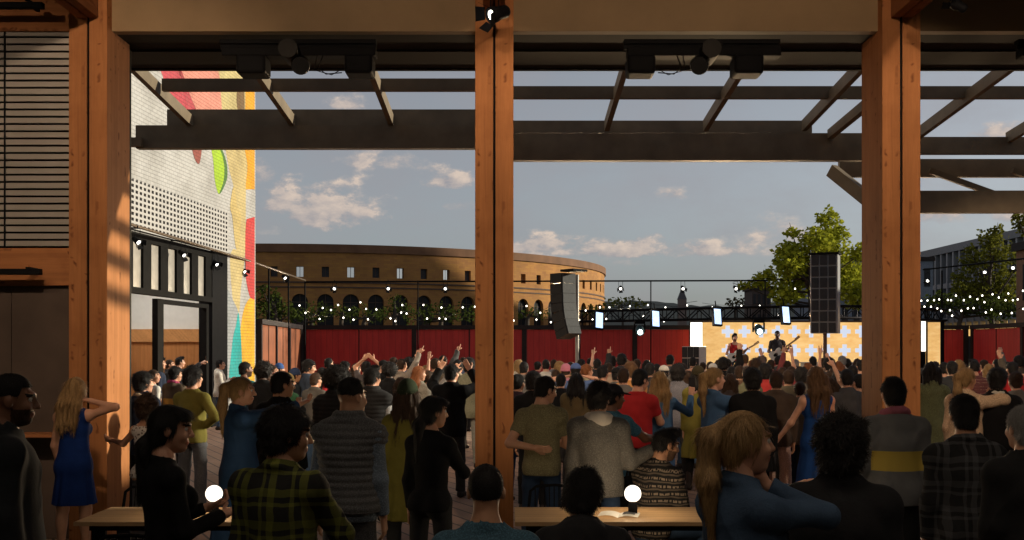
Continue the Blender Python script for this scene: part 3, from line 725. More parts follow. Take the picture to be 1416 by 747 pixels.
# hall shell round the camera
HD = m_plain('hall_wall', (.05,.04,.033), .8, 0, .2, 1)
hall = empty('concert_hall', (0,0,0), 0, 'dark timber framed hall open to the plaza between its tall columns', 'hall')
def hp(name, mb, mat): return mb.build(name, mat, hall)
hp('rear_wall', MB().box((-9,-8.3,0), (12.6,-8,6.4)), HD)
hp('side_wall', MB().box((-9.3,-8,0), (-9,10.7,6.4)), HD); hp('side_wall', MB().box((12.6,-8,0), (12.9,10.7,6.4)), HD)
hp('roof_deck', MB().box((-9.3,-8.3,6.4), (12.9,12.6,6.7)), HD)
zb = zat(38, 10.8)                                            # underside of the header
hp('header_beam', MB().box((-9,10.93,zb), (12.6,11.05,6.39)), OLIVE)
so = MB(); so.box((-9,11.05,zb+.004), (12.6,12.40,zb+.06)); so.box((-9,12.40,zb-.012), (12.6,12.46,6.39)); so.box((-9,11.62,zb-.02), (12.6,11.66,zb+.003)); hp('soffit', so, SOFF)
colx = [(657,710), (1220,1273), (95,148)]
cols = []
for i, (a, b_) in enumerate(colx+[(1783,1836)]):
    x0, x1 = xat(a, 10.8), xat(b_, 10.8); xm = (x0+x1)/2
    c = empty('timber_column', (xm,11.1,0), 0, ['timber double column in the middle of the view with a spotlight on its head', 'timber double column with its side face showing, nearest the big hanging speaker', 'timber double column beside the louvred panel, sun on its side face', 'timber column at the far end of the hall front'][i], 'column', 'timber columns of the hall')
    w = (x1-x0)/2
    for sg in (-1, 1):
        lo = (min(sg*.012, sg*w), -.3, 0); hi = (max(sg*.012, sg*w), .34, zat(-60, 10.8)); MB().box(lo, hi, bev=.006).build('half_column', WOOD, c)
    MB().box((-.012,-.285,.01), (.012,.33,5.9)).build('joint_strip', JOINT, c)
    # twin roof joist from the column towards the hall
    hb = zat(25 if i != 0 else 14, 10.8); j = empty('roof_joist', (xm,10.8,hb), 0, ['twin roof joist above the middle column', 'twin roof joist above the column by the big speaker', 'twin roof joist above the column by the louvres', 'twin roof joist above the end column'][i], 'roof joist', 'twin roof joists')
    for sg in (-1, 1): MB().box((min(sg*.01, sg*.11), -16, .0), (max(sg*.01, sg*.11), -.002, .55), bev=.005).build('joist_plank', WOODY, j)
hp('door_post', MB().box((xat(176,11.6), 11.45, 0), (xat(181,11.6)+.005, 11.6, zb)), BLACK)
# left bay: louvre panel, timber rails, dark boarding
xl, xr = -8.9, xat(95, 10.8)-.003; D0 = 10.86
bay = empty('wall_bay', (xl,D0,0), 0, 'timber framed wall bay with a dark louvred panel over boarding, beside the first column', 'wall bay')
P0 = Vector((xl,D0,0))
def bx(name, x0, x1, ya, yb, y0, y1, mat, bev=0): return MB().box((x0-xl, y0-D0, zat(yb, 10.86)), (x1-xl, y1-D0, zat(ya, 10.86)), bev=bev).build(name, mat, bay)
bx('top_rail', xl, xr, -70, 43, 10.86, 11.1, WOODX, .006); bx('middle_rail', xl, xr, 343, 395, 10.86, 11.1, WOODX, .006)
lou = MB(); zt, zz = zat(43, 10.9), zat(343, 10.9)
n = 30
for k in range(n):
    z0 = zz+(zt-zz)*k/n; lou.box((.004, .03, z0+.02), (xr-xl-.003, .055, z0+(zt-zz)/n-.002))
ln = lou.build('louvre_slats', m_plain('slat_paint', (.29,.265,.235), .6, 0, .08, 2), bay)
bx('louvre_backing', xl, xr-.003, 43, 343, 10.93, 10.97, BLACK)
MB().box((xat(5,10.86)-xl-.008, .018, zz), (xat(5,10.86)-xl+.008, .0295, zt)).build('mullion', BLACK, bay)
bd = MB()
for k in range(8):
    x0 = k*.62
    if x0+.6 < xr-xl: bd.box((x0, .06, 0), (x0+.612, .10, zat(395, 10.86)-.002))
bd.build('boarding', DARKB, bay); MB().box((0,.11,0), (xr-xl,.2,zat(395,10.86)-.002)).build('backing', JOINT, bay)
MB().box((xat(30,10.8)-xl, -.25, zat(600,10.7)-.03), (xat(88,10.8)-xl, .058, zat(600,10.7))).build('ledge', WOODX, bay)
def bar_lamp(px0, px1, py, d, label):
    t = empty('linear_lamp', at(px1, py, d), 0, label, 'lamp', 'black bar lamps on the wall bay')
    L = (px1-px0)/F*d+1.2; MB().box((-L,-.035,-.03), (0,.035,.03), bev=.006).build('housing', BLACK, t)
    for x in (-.14, -L+.3): MB().box((x-.02,.0,.0), (x+.02,d*0+.2,.05)).build('bracket', BLACK, t)
    return t
bar_lamp(0, 60, 8, 10.55, 'black bar lamp high on the rail above the louvres'); bar_lamp(0, 57, 376, 10.65, 'black bar lamp on the rail below the louvres')

# ---- canopy of steel rafters outside
can = empty('canopy_frame', (0,14,0), 0, 'dark steel canopy of sloping rafters, purlins and a deep eaves beam', 'canopy')
def cb(name, a, b, w, h, mat=STEEL): return MB().bar(Vector(a)-Vector((0,14,0)), Vector(b)-Vector((0,14,0)), w, h).build(name, mat, can)
ZR = lambda y: 5.67-(y-14)*.085
for x in (-4.88,-3.33,-1.83,-.25,1.46,2.98,4.5,6.42,7.95,9.5): cb('rafter', (x,12.47,ZR(12.47)-.09), (x,16.9 if x > 5 else 16.25,ZR(16.9 if x > 5 else 16.25)-.08), .075, .17)
cb('rafter', (4.97,13.5,5.45), (4.92,16.3,5.28), .09, .14)
cb('purlin', (xat(225,14.5),14.5,zat(118,14.5)), (-.1,14.5,zat(118,14.5)), .09, .165); cb('purlin', (0,14.9,zat(128.5,14.9)), (10,14.9,zat(128.5,14.9)), .09, .17)
cb('purlin', (xat(232,16.05),16.05,zat(163.5,16.05)), (-.1,16.05,zat(163.5,16.05)), .08, .25); cb('purlin', (.0,16.4,zat(176,16.4)), (xat(1122,16.4),16.4,zat(176,16.4)), .08, .19)
cb('eaves_beam', (xat(180,16),15.9,zat(197,15.9)), (xat(200,16),15.9,zat(197,15.9)), .11, .13); cb('eaves_beam', (xat(190,16),16,zat(190.5,16)), (-.1,16,zat(190.5,16)), .16, .345)
cb('eaves_beam', (0,16.4,zat(202.5,16.3)), (xat(1196,16.4),16.4,zat(202.5,16.3)), .16, .42)
cb('eaves_beam', (xat(1150,16.6),16.9,zat(202,16.9)), (12,16.9,zat(202,16.9)), .12, .27)
low = empty('lower_canopy', (7,17,0), 0, 'lower dark steel canopy stepping down behind the column by the big speaker', 'canopy')
def lb(name, a, b, w, h): return MB().bar(Vector(a)-Vector((7,17,0)), Vector(b)-Vector((7,17,0)), w, h).build(name, STEEL, low)
lb('edge_beam', at(1197,280,17.2), Vector((13,17.2,zat(279,17.2))), .14, .36); lb('edge_beam', at(1160,233,17.6), Vector((13,17.6,zat(233,17.6))), .1, .30)
lb('end_beam', at(1150,236,17.0), at(1215,288,16.2), .12, .2)
lb('brace', at(1285,236,17.4), at(1374,268,17.3), .08, .09); lb('brace', at(1400,236,17.4), at(1477,262,17.4), .08, .09)
lb('post', Vector((12.9,17.3,0)), Vector((12.9,17.3,zat(235,17.3))), .16, .16)

# ---- projector rigs under the soffit
def rig(px, label, flip=1):
    d = 11.12; t = empty('projector_rig', (xat(px, d), d, zb-.01), 0, label, 'projector rig', 'projector rigs under the soffit')
    W = 215/F*d; X = lambda p: (p*flip)/F*d; Z = lambda y: zat(y, d)-(zb-.01)
    r = MB(); r.box((-W/2,-.05,Z(62)), (W/2,.05,Z(56))); r.box((-W/2+.03,-.09,Z(80)), (W/2,.09,Z(68)), bev=.01); r.box((-W/2,-.02,Z(69)), (W/2,.02,Z(61))); r.build('track', BLACK, t)
    dim = m_plain('grey_casing', (.012,.012,.013), .6)
    for a, b in ((-82,-42), (66,104)):
        x0, x1 = sorted((X(a), X(b))); k = MB(); k.box((x0,-.16,Z(106)), (x1,.14,Z(80)), bev=.03); k.build('driver_box', BLACK, t)
    MB().tube([(X(-8),-.26,Z(76)), (X(-8),.1,Z(76))], X(13)*flip if flip > 0 else -X(13), n=24).build('drum', m_plain('drum_grey', (.03,.028,.026), .7), t)
    MB().tube([(X(8),-.22,Z(99)), (X(4),-.05,Z(92)), (X(0),.1,Z(86))], [.09,.1,.06], n=20).build('lens_barrel', dim, t)
    MB().tube([(X(36),-.1,Z(80)), (X(30),-.12,Z(98)), (X(40),-.1,Z(106)), (X(62),-.1,Z(104))], .006, n=5).build('cable', BLACK, t)
    MB().tube([(X(28),-.1,Z(80)), (X(24),-.12,Z(101)), (X(48),-.1,Z(107)), (X(64),-.1,Z(98))], .005, n=5).build('cable', BLACK, t)
    return t
rig(413, 'black projector rig under the soffit between the louvre column and the middle column'); rig(970, 'black projector rig under the soffit, its lens barrel aimed back towards the middle column', -1); rig(1513, 'black projector rig cut off by the picture edge, beyond the last visible column')

# ---- theatre spotlight (body, yoke, barn doors, lens); aims along dirv
def spotlight(pos, dirv, size, label, lit=True, group='stage spotlights on the rails', barn=True, rot_up=(0,0,1), hang=.25):
    t = empty('spotlight', pos, 0, label, 'spotlight', group)
    d = Vector(dirv).normalized(); Q = Vector((0,0,1)).rotation_difference(d).to_matrix().to_4x4(); s = size
    b = MB(); b.lathe([(0,-1.1*s),(.3*s,-1.08*s),(.42*s,-.9*s),(.45*s,-.2*s),(.52*s,-.1*s),(.55*s,.35*s),(.5*s,.4*s),(.47*s,.38*s),(.46*s,.28*s)], M=Q.to_3x3(), n=16); b.build('can', BLACK, t)
    MB().lathe([(0,.30*s),(.33*s,.29*s),(.33*s,.24*s)], M=Q.to_3x3(), n=16).build('lens', LENS if lit else m_plain('dark_glass', (.02,.02,.025), .1), t)
    if barn:
        for k in range(4):
            A = Q @ Matrix.Rotation(k*math.pi/2, 4, 'Z'); w = .42*s
            MB().add([A @ Vector(p) for p in ((-w,.52*s,.4*s),(w,.52*s,.4*s),(w*1.2,.85*s,.95*s),(-w*1.2,.85*s,.95*s),(-w,.535*s,.39*s),(w,.535*s,.39*s),(w*1.2,.865*s,.94*s),(-w*1.2,.865*s,.94*s))], [(0,1,2,3),(7,6,5,4),(0,4,5,1),(1,5,6,2),(2,6,7,3),(3,7,4,0)]).build('barn_door', BLACK, t)
    y = MB(); sd = d.cross(Vector((0,0,1))).normalized()
    for g in (1,-1): y.bar(sd*.56*s*g, sd*.5*s*g+Vector((0,0,hang)), .08*s, .05*s, up=(1,1,0))
    y.bar(sd*.55*s+Vector((0,0,hang)), -sd*.55*s+Vector((0,0,hang)), .08*s, .05*s); y.tube([(0,0,hang), (0,0,hang+.12*s+.03)], .1*s); y.build('yoke', BLACK, t)
    return t
spotlight(at(684,20,10.35), (-.75,-.45,-.35), .15, 'black theatre spotlight with barn doors on the head of the middle column, lens lit', group='spotlights in the hall', hang=.24)
spotlight(at(1322,6,10.0), (-.6,.3,.5), .10, 'black spotlight cut off at the top edge beyond the column by the big speaker', lit=False, group='spotlights in the hall')
spotlight(at(40,-6,10.2), (.3,.3,-.7), .10, 'small black spotlight above the louvred panel', lit=False, group='spotlights in the hall', barn=False)

# ---- building with the mural
th = math.atan(.077); WO = Vector((-7.3,30,0)); wd = Vector((math.sin(th)*1, -math.cos(th)*1, 0)); wd = Vector((-.0768,-.997,0)); wn = Vector((.997,-.0768,0))
def wpt(px, py, out=0):
    "photo pixel -> point on the mural wall plane (s along the wall from its far end, z)"
    k = (px-CX)/F
    # k*y = -7.3-.077*(30-y)
    y = -(7.3+2.31)/(k-.077); return (30-y)/.997, zat(py, y), y
mural = empty('mural_building', WO, 0, 'tall building with a painted brick wall over a glazed shopfront, sunlit', 'building')
def wp(s, z, o=0): return wd*s+wn*o+Vector((0,0,z))
def wbox(mb, s0, s1, z0, z1, o0, o1, mi=0):
    vs = [wp(s, z, o) for z in (z0, z1) for s, o in ((s0,o0),(s1,o0),(s1,o1),(s0,o1))]
    return mb.add(vs, [(0,3,2,1),(4,5,6,7),(0,1,5,4),(1,2,6,5),(2,3,7,6),(3,0,4,7)], mi)
wuv = lambda co: (Vector(co).dot(wd), co[2])
def m_paint(name, col, patch=.0):
    key = ('paint', name)
    if key in MATS: return MATS[key]
    m, nt, b = newmat(name); t = nt.nodes.new('ShaderNodeTexCoord')
    br = nt.nodes.new('ShaderNodeTexBrick'); br.inputs['Scale'].default_value = 1; br.inputs['Brick Width'].default_value = .23; br.inputs['Row Height'].default_value = .085; br.inputs['Mortar Size'].default_value = .008
    br.inputs['Color1'].default_value = (*dk(col, 1.0), 1); br.inputs['Color2'].default_value = (*dk(col, .9), 1); br.inputs['Mortar'].default_value = (*dk(col, .6), 1)
    nt.links.new(t.outputs['UV'], br.inputs['Vector']); n = noise(nt, t.outputs['UV'], .9, 7, .65)
    st = noise(nt, objco(nt, (3,3,1.2)), 2.4, 7, .7, .8); c = mix(nt, .6, br.outputs['Color'], ramp(nt, n, [(.32, (.5,.48,.45)), (.6, (1,1,1))]), 'MULTIPLY'); c = mix(nt, ramp(nt, st, [(.5, (0,0,0)), (.78, (.45,.45,.45))]), c, dk((.2+col[0]*.5,.18+col[1]*.5,.15+col[2]*.5), .8)); nt.links.new(c, b.inputs['Base Color']); b.inputs['Roughness'].default_value = .85
    bump(nt, b, math_(nt, 'SUBTRACT', 1.0, br.outputs['Fac']), .5, .01); MATS[key] = m; return m
zo = 4.42                                             # top of the shopfront opening
S_open = wpt(312, 300)[0]                             # far jamb of the shopfront
W0 = m_paint('white_brick', (.43,.425,.42))
w = MB(); wbox(w, 0, S_open, 0, zo, -.5, 0); wbox(w, 0, 16, zo, 18, -.5, 0); w.build('brick_wall', W0, mural, uv=wuv)
wb2 = MB(); wbox(wb2, -.0, .02, 0, 18, -9, -.502); wb2.build('end_wall', m_paint('end_brick', (.22,.15,.11)), mural, uv=lambda co: (co[0], co[2]))
# painted patches, each a thin coat on the bricks
PAINT = [((.62,.075,.075), [(352,300),(341,303),(339,345),(340,385),(346,412),(352,415)], .004, 'orange_red'),
 ((.78,.42,.03), [(352,90),(341,90),(339,150),(338,200),(342,230),(340,262),(352,262)], .004, 'yellow_orange'),
 ((.80,.50,.04), [(352,415),(346,412),(338,425),(333,450),(331,480),(332,545),(352,545)], .004, 'yellow'),
 ((.03,.42,.42), [(330,434),(326,450),(321,475),(316,545),(333,545),(334,490)], .006, 'teal'),
 ((.38,.40,.42), [(313,400),(322,415),(330,434),(326,450),(321,475),(316,545),(308,545),(309,430)], .0035, 'pale_grey'),
 ((.62,.50,.24), [(323,258),(328,285),(333,300),(331,335),(327,345),(324,330),(321,300),(318,285)], .006, 'ochre'),
 ((.42,.60,.05), [(292,198),(304,203),(312,225),(312,245),(307,262),(302,268),(297,250),(295,225)], .004, 'leaf_green'),
 ((.10,.20,.06), [(303,203),(307,207),(313,225),(314,245),(308,262),(303,268),(309,250),(310,232),(308,218)], .007, 'dark_green'),
 ((.60,.50,.27), [(312,190),(338,200),(342,230),(340,262),(339,345),(333,400),(330,434),(322,415),(318,360),(322,345),(327,345),(331,335),(333,300),(328,285),(323,258),(316,230)], .002, 'sand'),
 ((.55,.10,.13), [(222,90),(246,90),(262,130),(276,165),(272,175),(258,172),(238,150),(228,115)], .004, 'crimson'),
 ((.70,.33,.27), [(246,90),(296,90),(305,130),(306,185),(292,190),(276,165),(262,130)], .004, 'rose'),
 ((.60,.52,.28), [(296,90),(339,90),(338,200),(312,190),(306,185),(305,130)], .003, 'khaki'),
 ((.20,.13,.06), [(329,118),(336,112),(338,150),(336,185),(331,165),(327,140)], .007, 'umber'),
 ((.30,.10,.08), [(262,190),(278,195),(276,225),(270,222),(265,205)], .006, 'maroon')]
mu = MB(); mm = []
for i, (c, poly, o, nm_) in enumerate(PAINT):
    sm = []; n_ = len(poly)
    for k in range(n_):
        p0, p1, p2, p3 = (poly[(k+j-1) % n_] for j in range(4)); hard = (p1[0] == 352 or p2[0] == 352)
        for q in range(1 if hard else 6):
            t = q/6; sm.append(tuple(.5*((2*b)+(c_-a)*t+(2*a-5*b+4*c_-d)*t*t+(3*b-a-3*c_+d)*t**3) for a, b, c_, d in zip(p0, p1, p2, p3)))
    poly = [(min(px_, 352), py_) for px_, py_ in sm]
    pts = [wp(*wpt(px, py)[:2], o) for px, py in poly]; mu.add(pts, [tuple(range(len(pts)))], i); mm.append(m_paint('mural_'+nm_, tuple(v*.86*(v/max(c))**.25 for v in c)))
mu.build('mural_paint', mm, mural, uv=wuv)
# pierced screen of square holes
s0, s1 = wpt(312,300)[0], 16
z0, z1 = 4.45, 5.50
scr = MB(); nr = 9; pitch = (z1-z0)/nr; hp_ = .2; ns = int((s1-s0)/hp_)
for i in range(nr): wbox(scr, s0, s0+ns*hp_, z0+i*pitch, z0+i*pitch+pitch*.45, .03, .075)
for k in range(ns+1): wbox(scr, s0+k*hp_, s0+k*hp_+hp_*.42, z0, z0+nr*pitch, .032, .073)
scr.build('pierced_screen', m_plain('screen_white', (.40,.39,.38), .7, 0, .06, 2), mural)
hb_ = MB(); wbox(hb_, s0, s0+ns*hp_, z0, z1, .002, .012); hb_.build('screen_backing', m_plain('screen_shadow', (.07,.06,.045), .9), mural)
# shopfront
sj = wpt(291, 400)[0]
pm = MB(); wbox(pm, S_open, sj, 0, zo, -.3, .05); pm.build('black_pier', BLACK, mural)
tr = MB(); zc0, zc1 = zat(397, wpt(185,397)[2]), 4.41
wbox(tr, sj, 15, zc1-.17, zc1, -.1, .04); wbox(tr, sj, 15, zc0-.13, zc0, -.1, .05); tr.build('transom', m_plain('frame_black', (.012,.0115,.011), .7, spec=.03), mural)
pw = (wpt(182,360)[0]-sj)/5
for k in range(8):
    a = sj+k*pw; p = MB(); wbox(p, a, a+pw*.45, zc0, zc1-.17, -.08, .035); p.build('mullion', m_plain('frame_black', (.012,.0115,.011), .7, spec=.03), mural)
    p = MB(); wbox(p, a+pw*.45, a+pw, zc0, zc1-.17, -.04, -.02); p.build('clerestory_pane', m_plain('milk_glass', (.30,.28,.25), .3, bmp=0), mural)
fr = MB(); fa, fb = wpt(284,430)[0], wpt(219,430)[0]; zd = zat(414, wpt(225,414)[2])
wbox(fr, fa-.16, fa, 0, zd, -.1, .03); wbox(fr, fb-.22, fb+.1, 0, zd, -.1, .03); wbox(fr, fa, fb-.22, zd-.1, zd, -.1, .03); fr.build('door_frame', m_plain('frame_black', (.012,.0115,.011), .7, spec=.03), mural)
rm = MB(); wbox(rm, S_open-.3, 16, 0, .01, -3.2, -.31, 0); wbox(rm, S_open-.3, 16, 0, zat(472, 24), -3.4, -3.2, 1); wbox(rm, S_open-.3, 16, zat(472, 24)+.002, zat(456, 24), -3.4, -3.12, 2); wbox(rm, S_open-.3, 16, zat(456, 24)+.002, 4.6, -3.4, -3.2, 3)
ya, yb = zat(473, 27.6), zat(455, 27.6); wbox(rm, S_open-.5, S_open-.3, 0, ya, -3.4, -.31, 1); wbox(rm, S_open-.5, S_open-.22, ya+.002, yb, -3.4, -.31, 2); wbox(rm, S_open-.5, S_open-.3, yb+.002, 4.6, -3.4, -.31, 3); wbox(rm, S_open-.3, 16, 4.6, 4.8, -3.4, -.51, 3)
rm.build('shop_interior', [CONC, m_wood('shop_ply', (.52,.23,.085), 'Z', False), m_wood('shop_rail', (.60,.30,.12), 'Y', False), m_plain('shop_plaster', (.72,.73,.72), .8, 0, .04)], mural)

# ---- red fence round the plaza
RED = None
def m_redfence():
    m, nt, b = newmat('red_boards'); v = objco(nt); X = xyz(nt, v)
    k = math_(nt, 'FRACT', math_(nt, 'MULTIPLY', X[0], 1/.21)); gap = ramp(nt, k, [(.0, (0,0,0)), (.03, (1,1,1)), (.97, (1,1,1)), (1, (0,0,0))])
    n = noise(nt, objco(nt, (3,3,.5)), 1.4, 6, .65); idr = nt.nodes.new('ShaderNodeTexWhiteNoise'); idr.noise_dimensions = '1D'; nt.links.new(math_(nt, 'FLOOR', math_(nt, 'MULTIPLY', X[0], 1/.21)), idr.inputs['W'])
    c = ramp(nt, n, [(.3, (.42,.028,.028)), (.7, (.62,.05,.042))]); c = mix(nt, math_(nt, 'MULTIPLY', idr.outputs['Value'], .3), c, (.46,.02,.022)); c = mix(nt, math_(nt, 'SUBTRACT', 1.0, gap), c, (.05,.005,.005))
    nt.links.new(c, b.inputs['Base Color']); b.inputs['Roughness'].default_value = .7; bump(nt, b, gap, .5, .01); return m
RED = m_redfence(); FP = m_plain('fence_post', (.03,.024,.024), .6); FH = 2.82
def fence(a, b, n, label, mat=RED):
    a, b = Vector(a), Vector(b); d = b-a; L = d.length; t = empty('board_fence', a, math.atan2(d.y, d.x), label, 'fence', 'red board fence round the plaza'); pw = L/n
    for k in range(n):
        p = MB(); x = k*pw; p.box((x+.09,-.02,0), (x+pw/2-.02,.02,FH-.16)); p.box((x+pw/2+.02,-.02,0), (x+pw-.09,.02,FH-.16)); p.build('board_panel', mat, t)
        MB().box((x+pw/2-.018,-.035,0), (x+pw/2+.018,.03,FH-.17)).build('seam_strip', FP, t)
        MB().box((x+.092,-.032,1.02), (x+pw-.092,-.0205,1.07)).build('cross_rail', mat, t)
    for k in range(n+1): MB().box((k*pw-.085,-.07,0), (k*pw+.085,.07,FH-.15)).build('fence_post', FP, t)
    MB().box((-.1,-.09,FH-.15), (L+.1,.09,FH)).build('cap_rail', FP, t)
    return t
fence((-7.62,38.6,0), (16.6,38.6,0), 6, 'long red board fence with black posts across the back of the plaza')
fence((16.75,38.3,0), (16.75,12,0), 7, 'red board fence running along the plaza beside the modern building')
fence((-7.25,30.3,0), (-7.7,38.3,0), 3, 'short rusty red board fence between the mural wall and the back fence', m_plain('rust_boards', (.22,.07,.03), .7, 0, .3, 1.5))

# ---- arena
BR = m_brick('arena_brick', (.37,.165,.05), (.45,.215,.052), (.27,.15,.06), bw=.8, bh=.26, bmp=.3)
AC = Vector((-29.2,165,0)); AR = 43.5; aw = math.radians(3.86)
arena = empty('brick_arena', AC, 0, 'round brick arena with arched windows, half of it in golden sun', 'building')
a0 = math.atan2(-AC.x, -AC.y); 
def ac(th, z, r=AR): return Vector((r*math.sin(th), -r*math.cos(th), z))
HT = 14.0
th_c = -math.atan2(-AC.x, AC.y)*0 + math.atan2(29.2, 165)*1.0      # direction from the arena's centre to the camera
zw0, zw1, ww = 10.25, 11.45, .42; zs, ar_, zb_ = 7.35, .95, 3.6
wall = MB(); NB = 93
wins = []
for k in range(NB):
    tc = th_c+(k-46)*aw
    if abs(k-46) > 24:
        n_ = 1; wall.add([ac(tc-aw/2,0), ac(tc+aw/2,0), ac(tc+aw/2,HT), ac(tc-aw/2,HT)], [(0,1,2,3)]); continue
    S = lambda s, z, r=AR: ac(tc+s/AR, z, r); h = aw/2*AR
    arch = [(-ar_, zb_), (-ar_, zs)]+[(-ar_*math.cos(math.pi*i/10), zs+ar_*math.sin(math.pi*i/10)) for i in range(1, 10)]+[(ar_, zs), (ar_, zb_)]
    q = lambda pts: wall.add([S(*p) for p in pts], [tuple(range(len(pts)))])
    q([(-h,0),(h,0),(h,zb_),(ar_,zb_),(-ar_,zb_),(-h,zb_)])
    q([(-h,zb_),(-ar_,zb_),(-ar_,zs),(-h,zs)]); q([(ar_,zb_),(h,zb_),(h,zs),(ar_,zs)])
    q([(-h,zs)]+arch[1:7]+[(0,zw0-.8),(-h,zw0-.8)]); q(arch[6:12]+[(h,zs),(h,zw0-.8),(0,zw0-.8)])
    q([(-h,zw0-.8),(0,zw0-.8),(h,zw0-.8),(h,zw0),(ww,zw0),(-ww,zw0),(-h,zw0)]); q([(-h,zw0),(-ww,zw0),(-ww,zw1),(-h,zw1)]); q([(ww,zw0),(h,zw0),(h,zw1),(ww,zw1)]); q([(-h,zw1),(-ww,zw1),(ww,zw1),(h,zw1),(h,HT),(-h,HT)])
    for pts in ([(-ww,zw0),(ww,zw0),(ww,zw1),(-ww,zw1),(-ww,zw0)], arch):     # reveals
        for (s_, z_), (s2, z2) in zip(pts, pts[1:]): wall.add([S(s_,z_), S(s2,z2), S(s2,z2,AR-.45), S(s_,z_,AR-.45)], [(0,1,2,3)])
    wins.append((k-46, tc, arch))
auv = lambda co: (math.atan2(co[0], -co[1])*AR, co[2])
wall.build('brick_wall', BR, arena, uv=auv)
STR = m_plain('arena_trim', (.09,.055,.04), .8)
def ringb(z0, z1, r0, r1, name, mat):
    b = MB()
    for k in range(NB*2):
        t0, t1 = th_c+(k-NB)*aw/2, th_c+(k+1-NB)*aw/2; b.add([ac(t0,z0,r0), ac(t1,z0,r0), ac(t1,z0,r1), ac(t0,z0,r1), ac(t0,z1,r0), ac(t1,z1,r0), ac(t1,z1,r1), ac(t0,z1,r1)], [(3,2,1,0),(4,5,6,7),(2,6,5,1)[::-1],(3,2,6,7)])
    return b.build(name, mat, arena)
ringb(9.55, 9.72, AR-.1, AR+.12, 'string_course', STR); ringb(9.0, 9.15, AR-.1, AR+.1, 'string_course', STR); ringb(13.1, 14.05, AR-.3, AR+.22, 'parapet', m_plain('arena_parapet', (.17,.085,.045), .85, 0, .2, .6))
ringb(0.0, 3.55, AR+.05, AR+.3, 'plinth', STR)
MB().lathe([(0,13.3),(AR-.2,13.0)], n=64).build('roof', m_plain('arena_roof', (.08,.075,.07), .9), arena)
glass = m_plain('arena_glass', (.02,.02,.022), .25, bmp=0); blind = m_plain('window_blind', (.95,.95,.95), .12, 1.0, .03, bmp=0)
for k, tc, arch in wins:
    S = lambda s, z, r: ac(tc+s/AR, z, r)
    b = MB(); b.add([S(-ww,zw0,AR-.4), S(ww,zw0,AR-.4), S(ww,zw1,AR-.4), S(-ww,zw1,AR-.4)], [(0,1,2,3)]); o = b.build('window', blind if k % 2 else m_plain('dim_pane', (.05,.05,.055), .4), arena)
    f_ = MB(); f_.bar(S(0,zw0,AR-.38), S(0,zw1,AR-.38), .04, .05, up=(1,0,0)); f_.build('frame', STR, o)
    b = MB(); b.add([S(s_,z_,AR-.44) for s_, z_ in arch], [tuple(range(len(arch)))]); o = b.build('arched_window', glass, arena)
    f_ = MB(); f_.bar(S(0,zb_,AR-.4), S(0,zs+ar_,AR-.4), .05, .06, up=(1,0,0)); f_.bar(S(-ar_,zs,AR-.4), S(ar_,zs,AR-.4), .05, .06); f_.build('frame', STR, o)

# ---- far things
def block(name, label, lo, hi, mat, cat='building', rows=0, cols=0, wmat=None, face='y', parent=None):
    t = empty(name, ((lo[0]+hi[0])/2, lo[1], 0), 0, label, cat); M0 = Vector(t.location)
    MB().box(Vector(lo)-M0, Vector(hi)-M0).build('wall', mat, t)
    MB().box(Vector((lo[0]-.15,lo[1]-.15,hi[2]))-M0, Vector((hi[0]+.15,hi[1]+.15,hi[2]+.35))-M0).build('roof_edge', FP, t)
    for r in range(rows):
        for c in range(cols):
            z = lo[2]+(hi[2]-lo[2])*(r+.3)/rows; zh = (hi[2]-lo[2])/rows*.5
            if face == 'y':
                w = (hi[0]-lo[0])/cols; x = lo[0]+w*(c+.25); MB().box(Vector((x,lo[1]-.06,z))-M0, Vector((x+w*.5,lo[1]-.01,z+zh))-M0).build('window', wmat, t)
            else:
                w = (hi[1]-lo[1])/cols; y = lo[1]+w*(c+.25); MB().box(Vector((lo[0]-.06,y,z))-M0, Vector((lo[0]-.01,y+w*.5,z+zh))-M0).build('window', wmat, t)
    return t
block('office_block', 'small dark brown office block beside the sunlit tree, beyond the stage', (xat(1040,90),90,0), (xat(1066,90),93,zat(401,90)), m_plain('brown_block', (.07,.05,.045), .8), 'building', 4, 4, m_plain('pane_dull', (.03,.03,.035), .2, bmp=0))
block('roof_block', 'grey building with a blue roof showing behind the big speaker', (xat(1160,95),95,0), (xat(1290,95),110,zat(361,95)), m_plain('blue_grey', (.16,.19,.24), .7), 'building', 3, 8, m_plain('pane_dull', (.03,.03,.035), .2, bmp=0))
ch = empty('church_tower', at(944,482,700)*1, 0, 'tiny far church tower with a pointed spire on the skyline', 'church'); ch.location.z = 0
cs = 700/F; cm = m_plain('far_stone', (.16,.12,.11), .9)
MB().box((-5.5*cs,0,0), (5.5*cs,11*cs,EYE+68*cs)).build('tower', cm, ch); MB().add([(-6*cs,0,EYE+68*cs),(6*cs,0,EYE+68*cs),(6*cs,12*cs,EYE+68*cs),(-6*cs,12*cs,EYE+68*cs),(0,6*cs,EYE+86*cs)], [(0,1,4),(1,2,4),(2,3,4),(3,0,4),(3,2,1,0)]).build('spire', m_plain('far_slate', (.08,.075,.08), .8), ch)
hl = MB(); rh = random.Random(3); xs = [xat(560+i*12, 900) for i in range(75)]
pr = [(x, EYE+(62+4*math.sin(i*.31)+rh.uniform(-2,2))*900/F) for i, x in enumerate(xs)]
hl.prism([(xs[0],900,-5)]+[(x,900,z) for x, z in pr]+[(xs[-1],900,-5)], (0,60,0)); tag(hl.build('distant_hills', m_plain('hill_haze', (.20,.21,.20), 1, 0, .15, .02)), kind='structure')

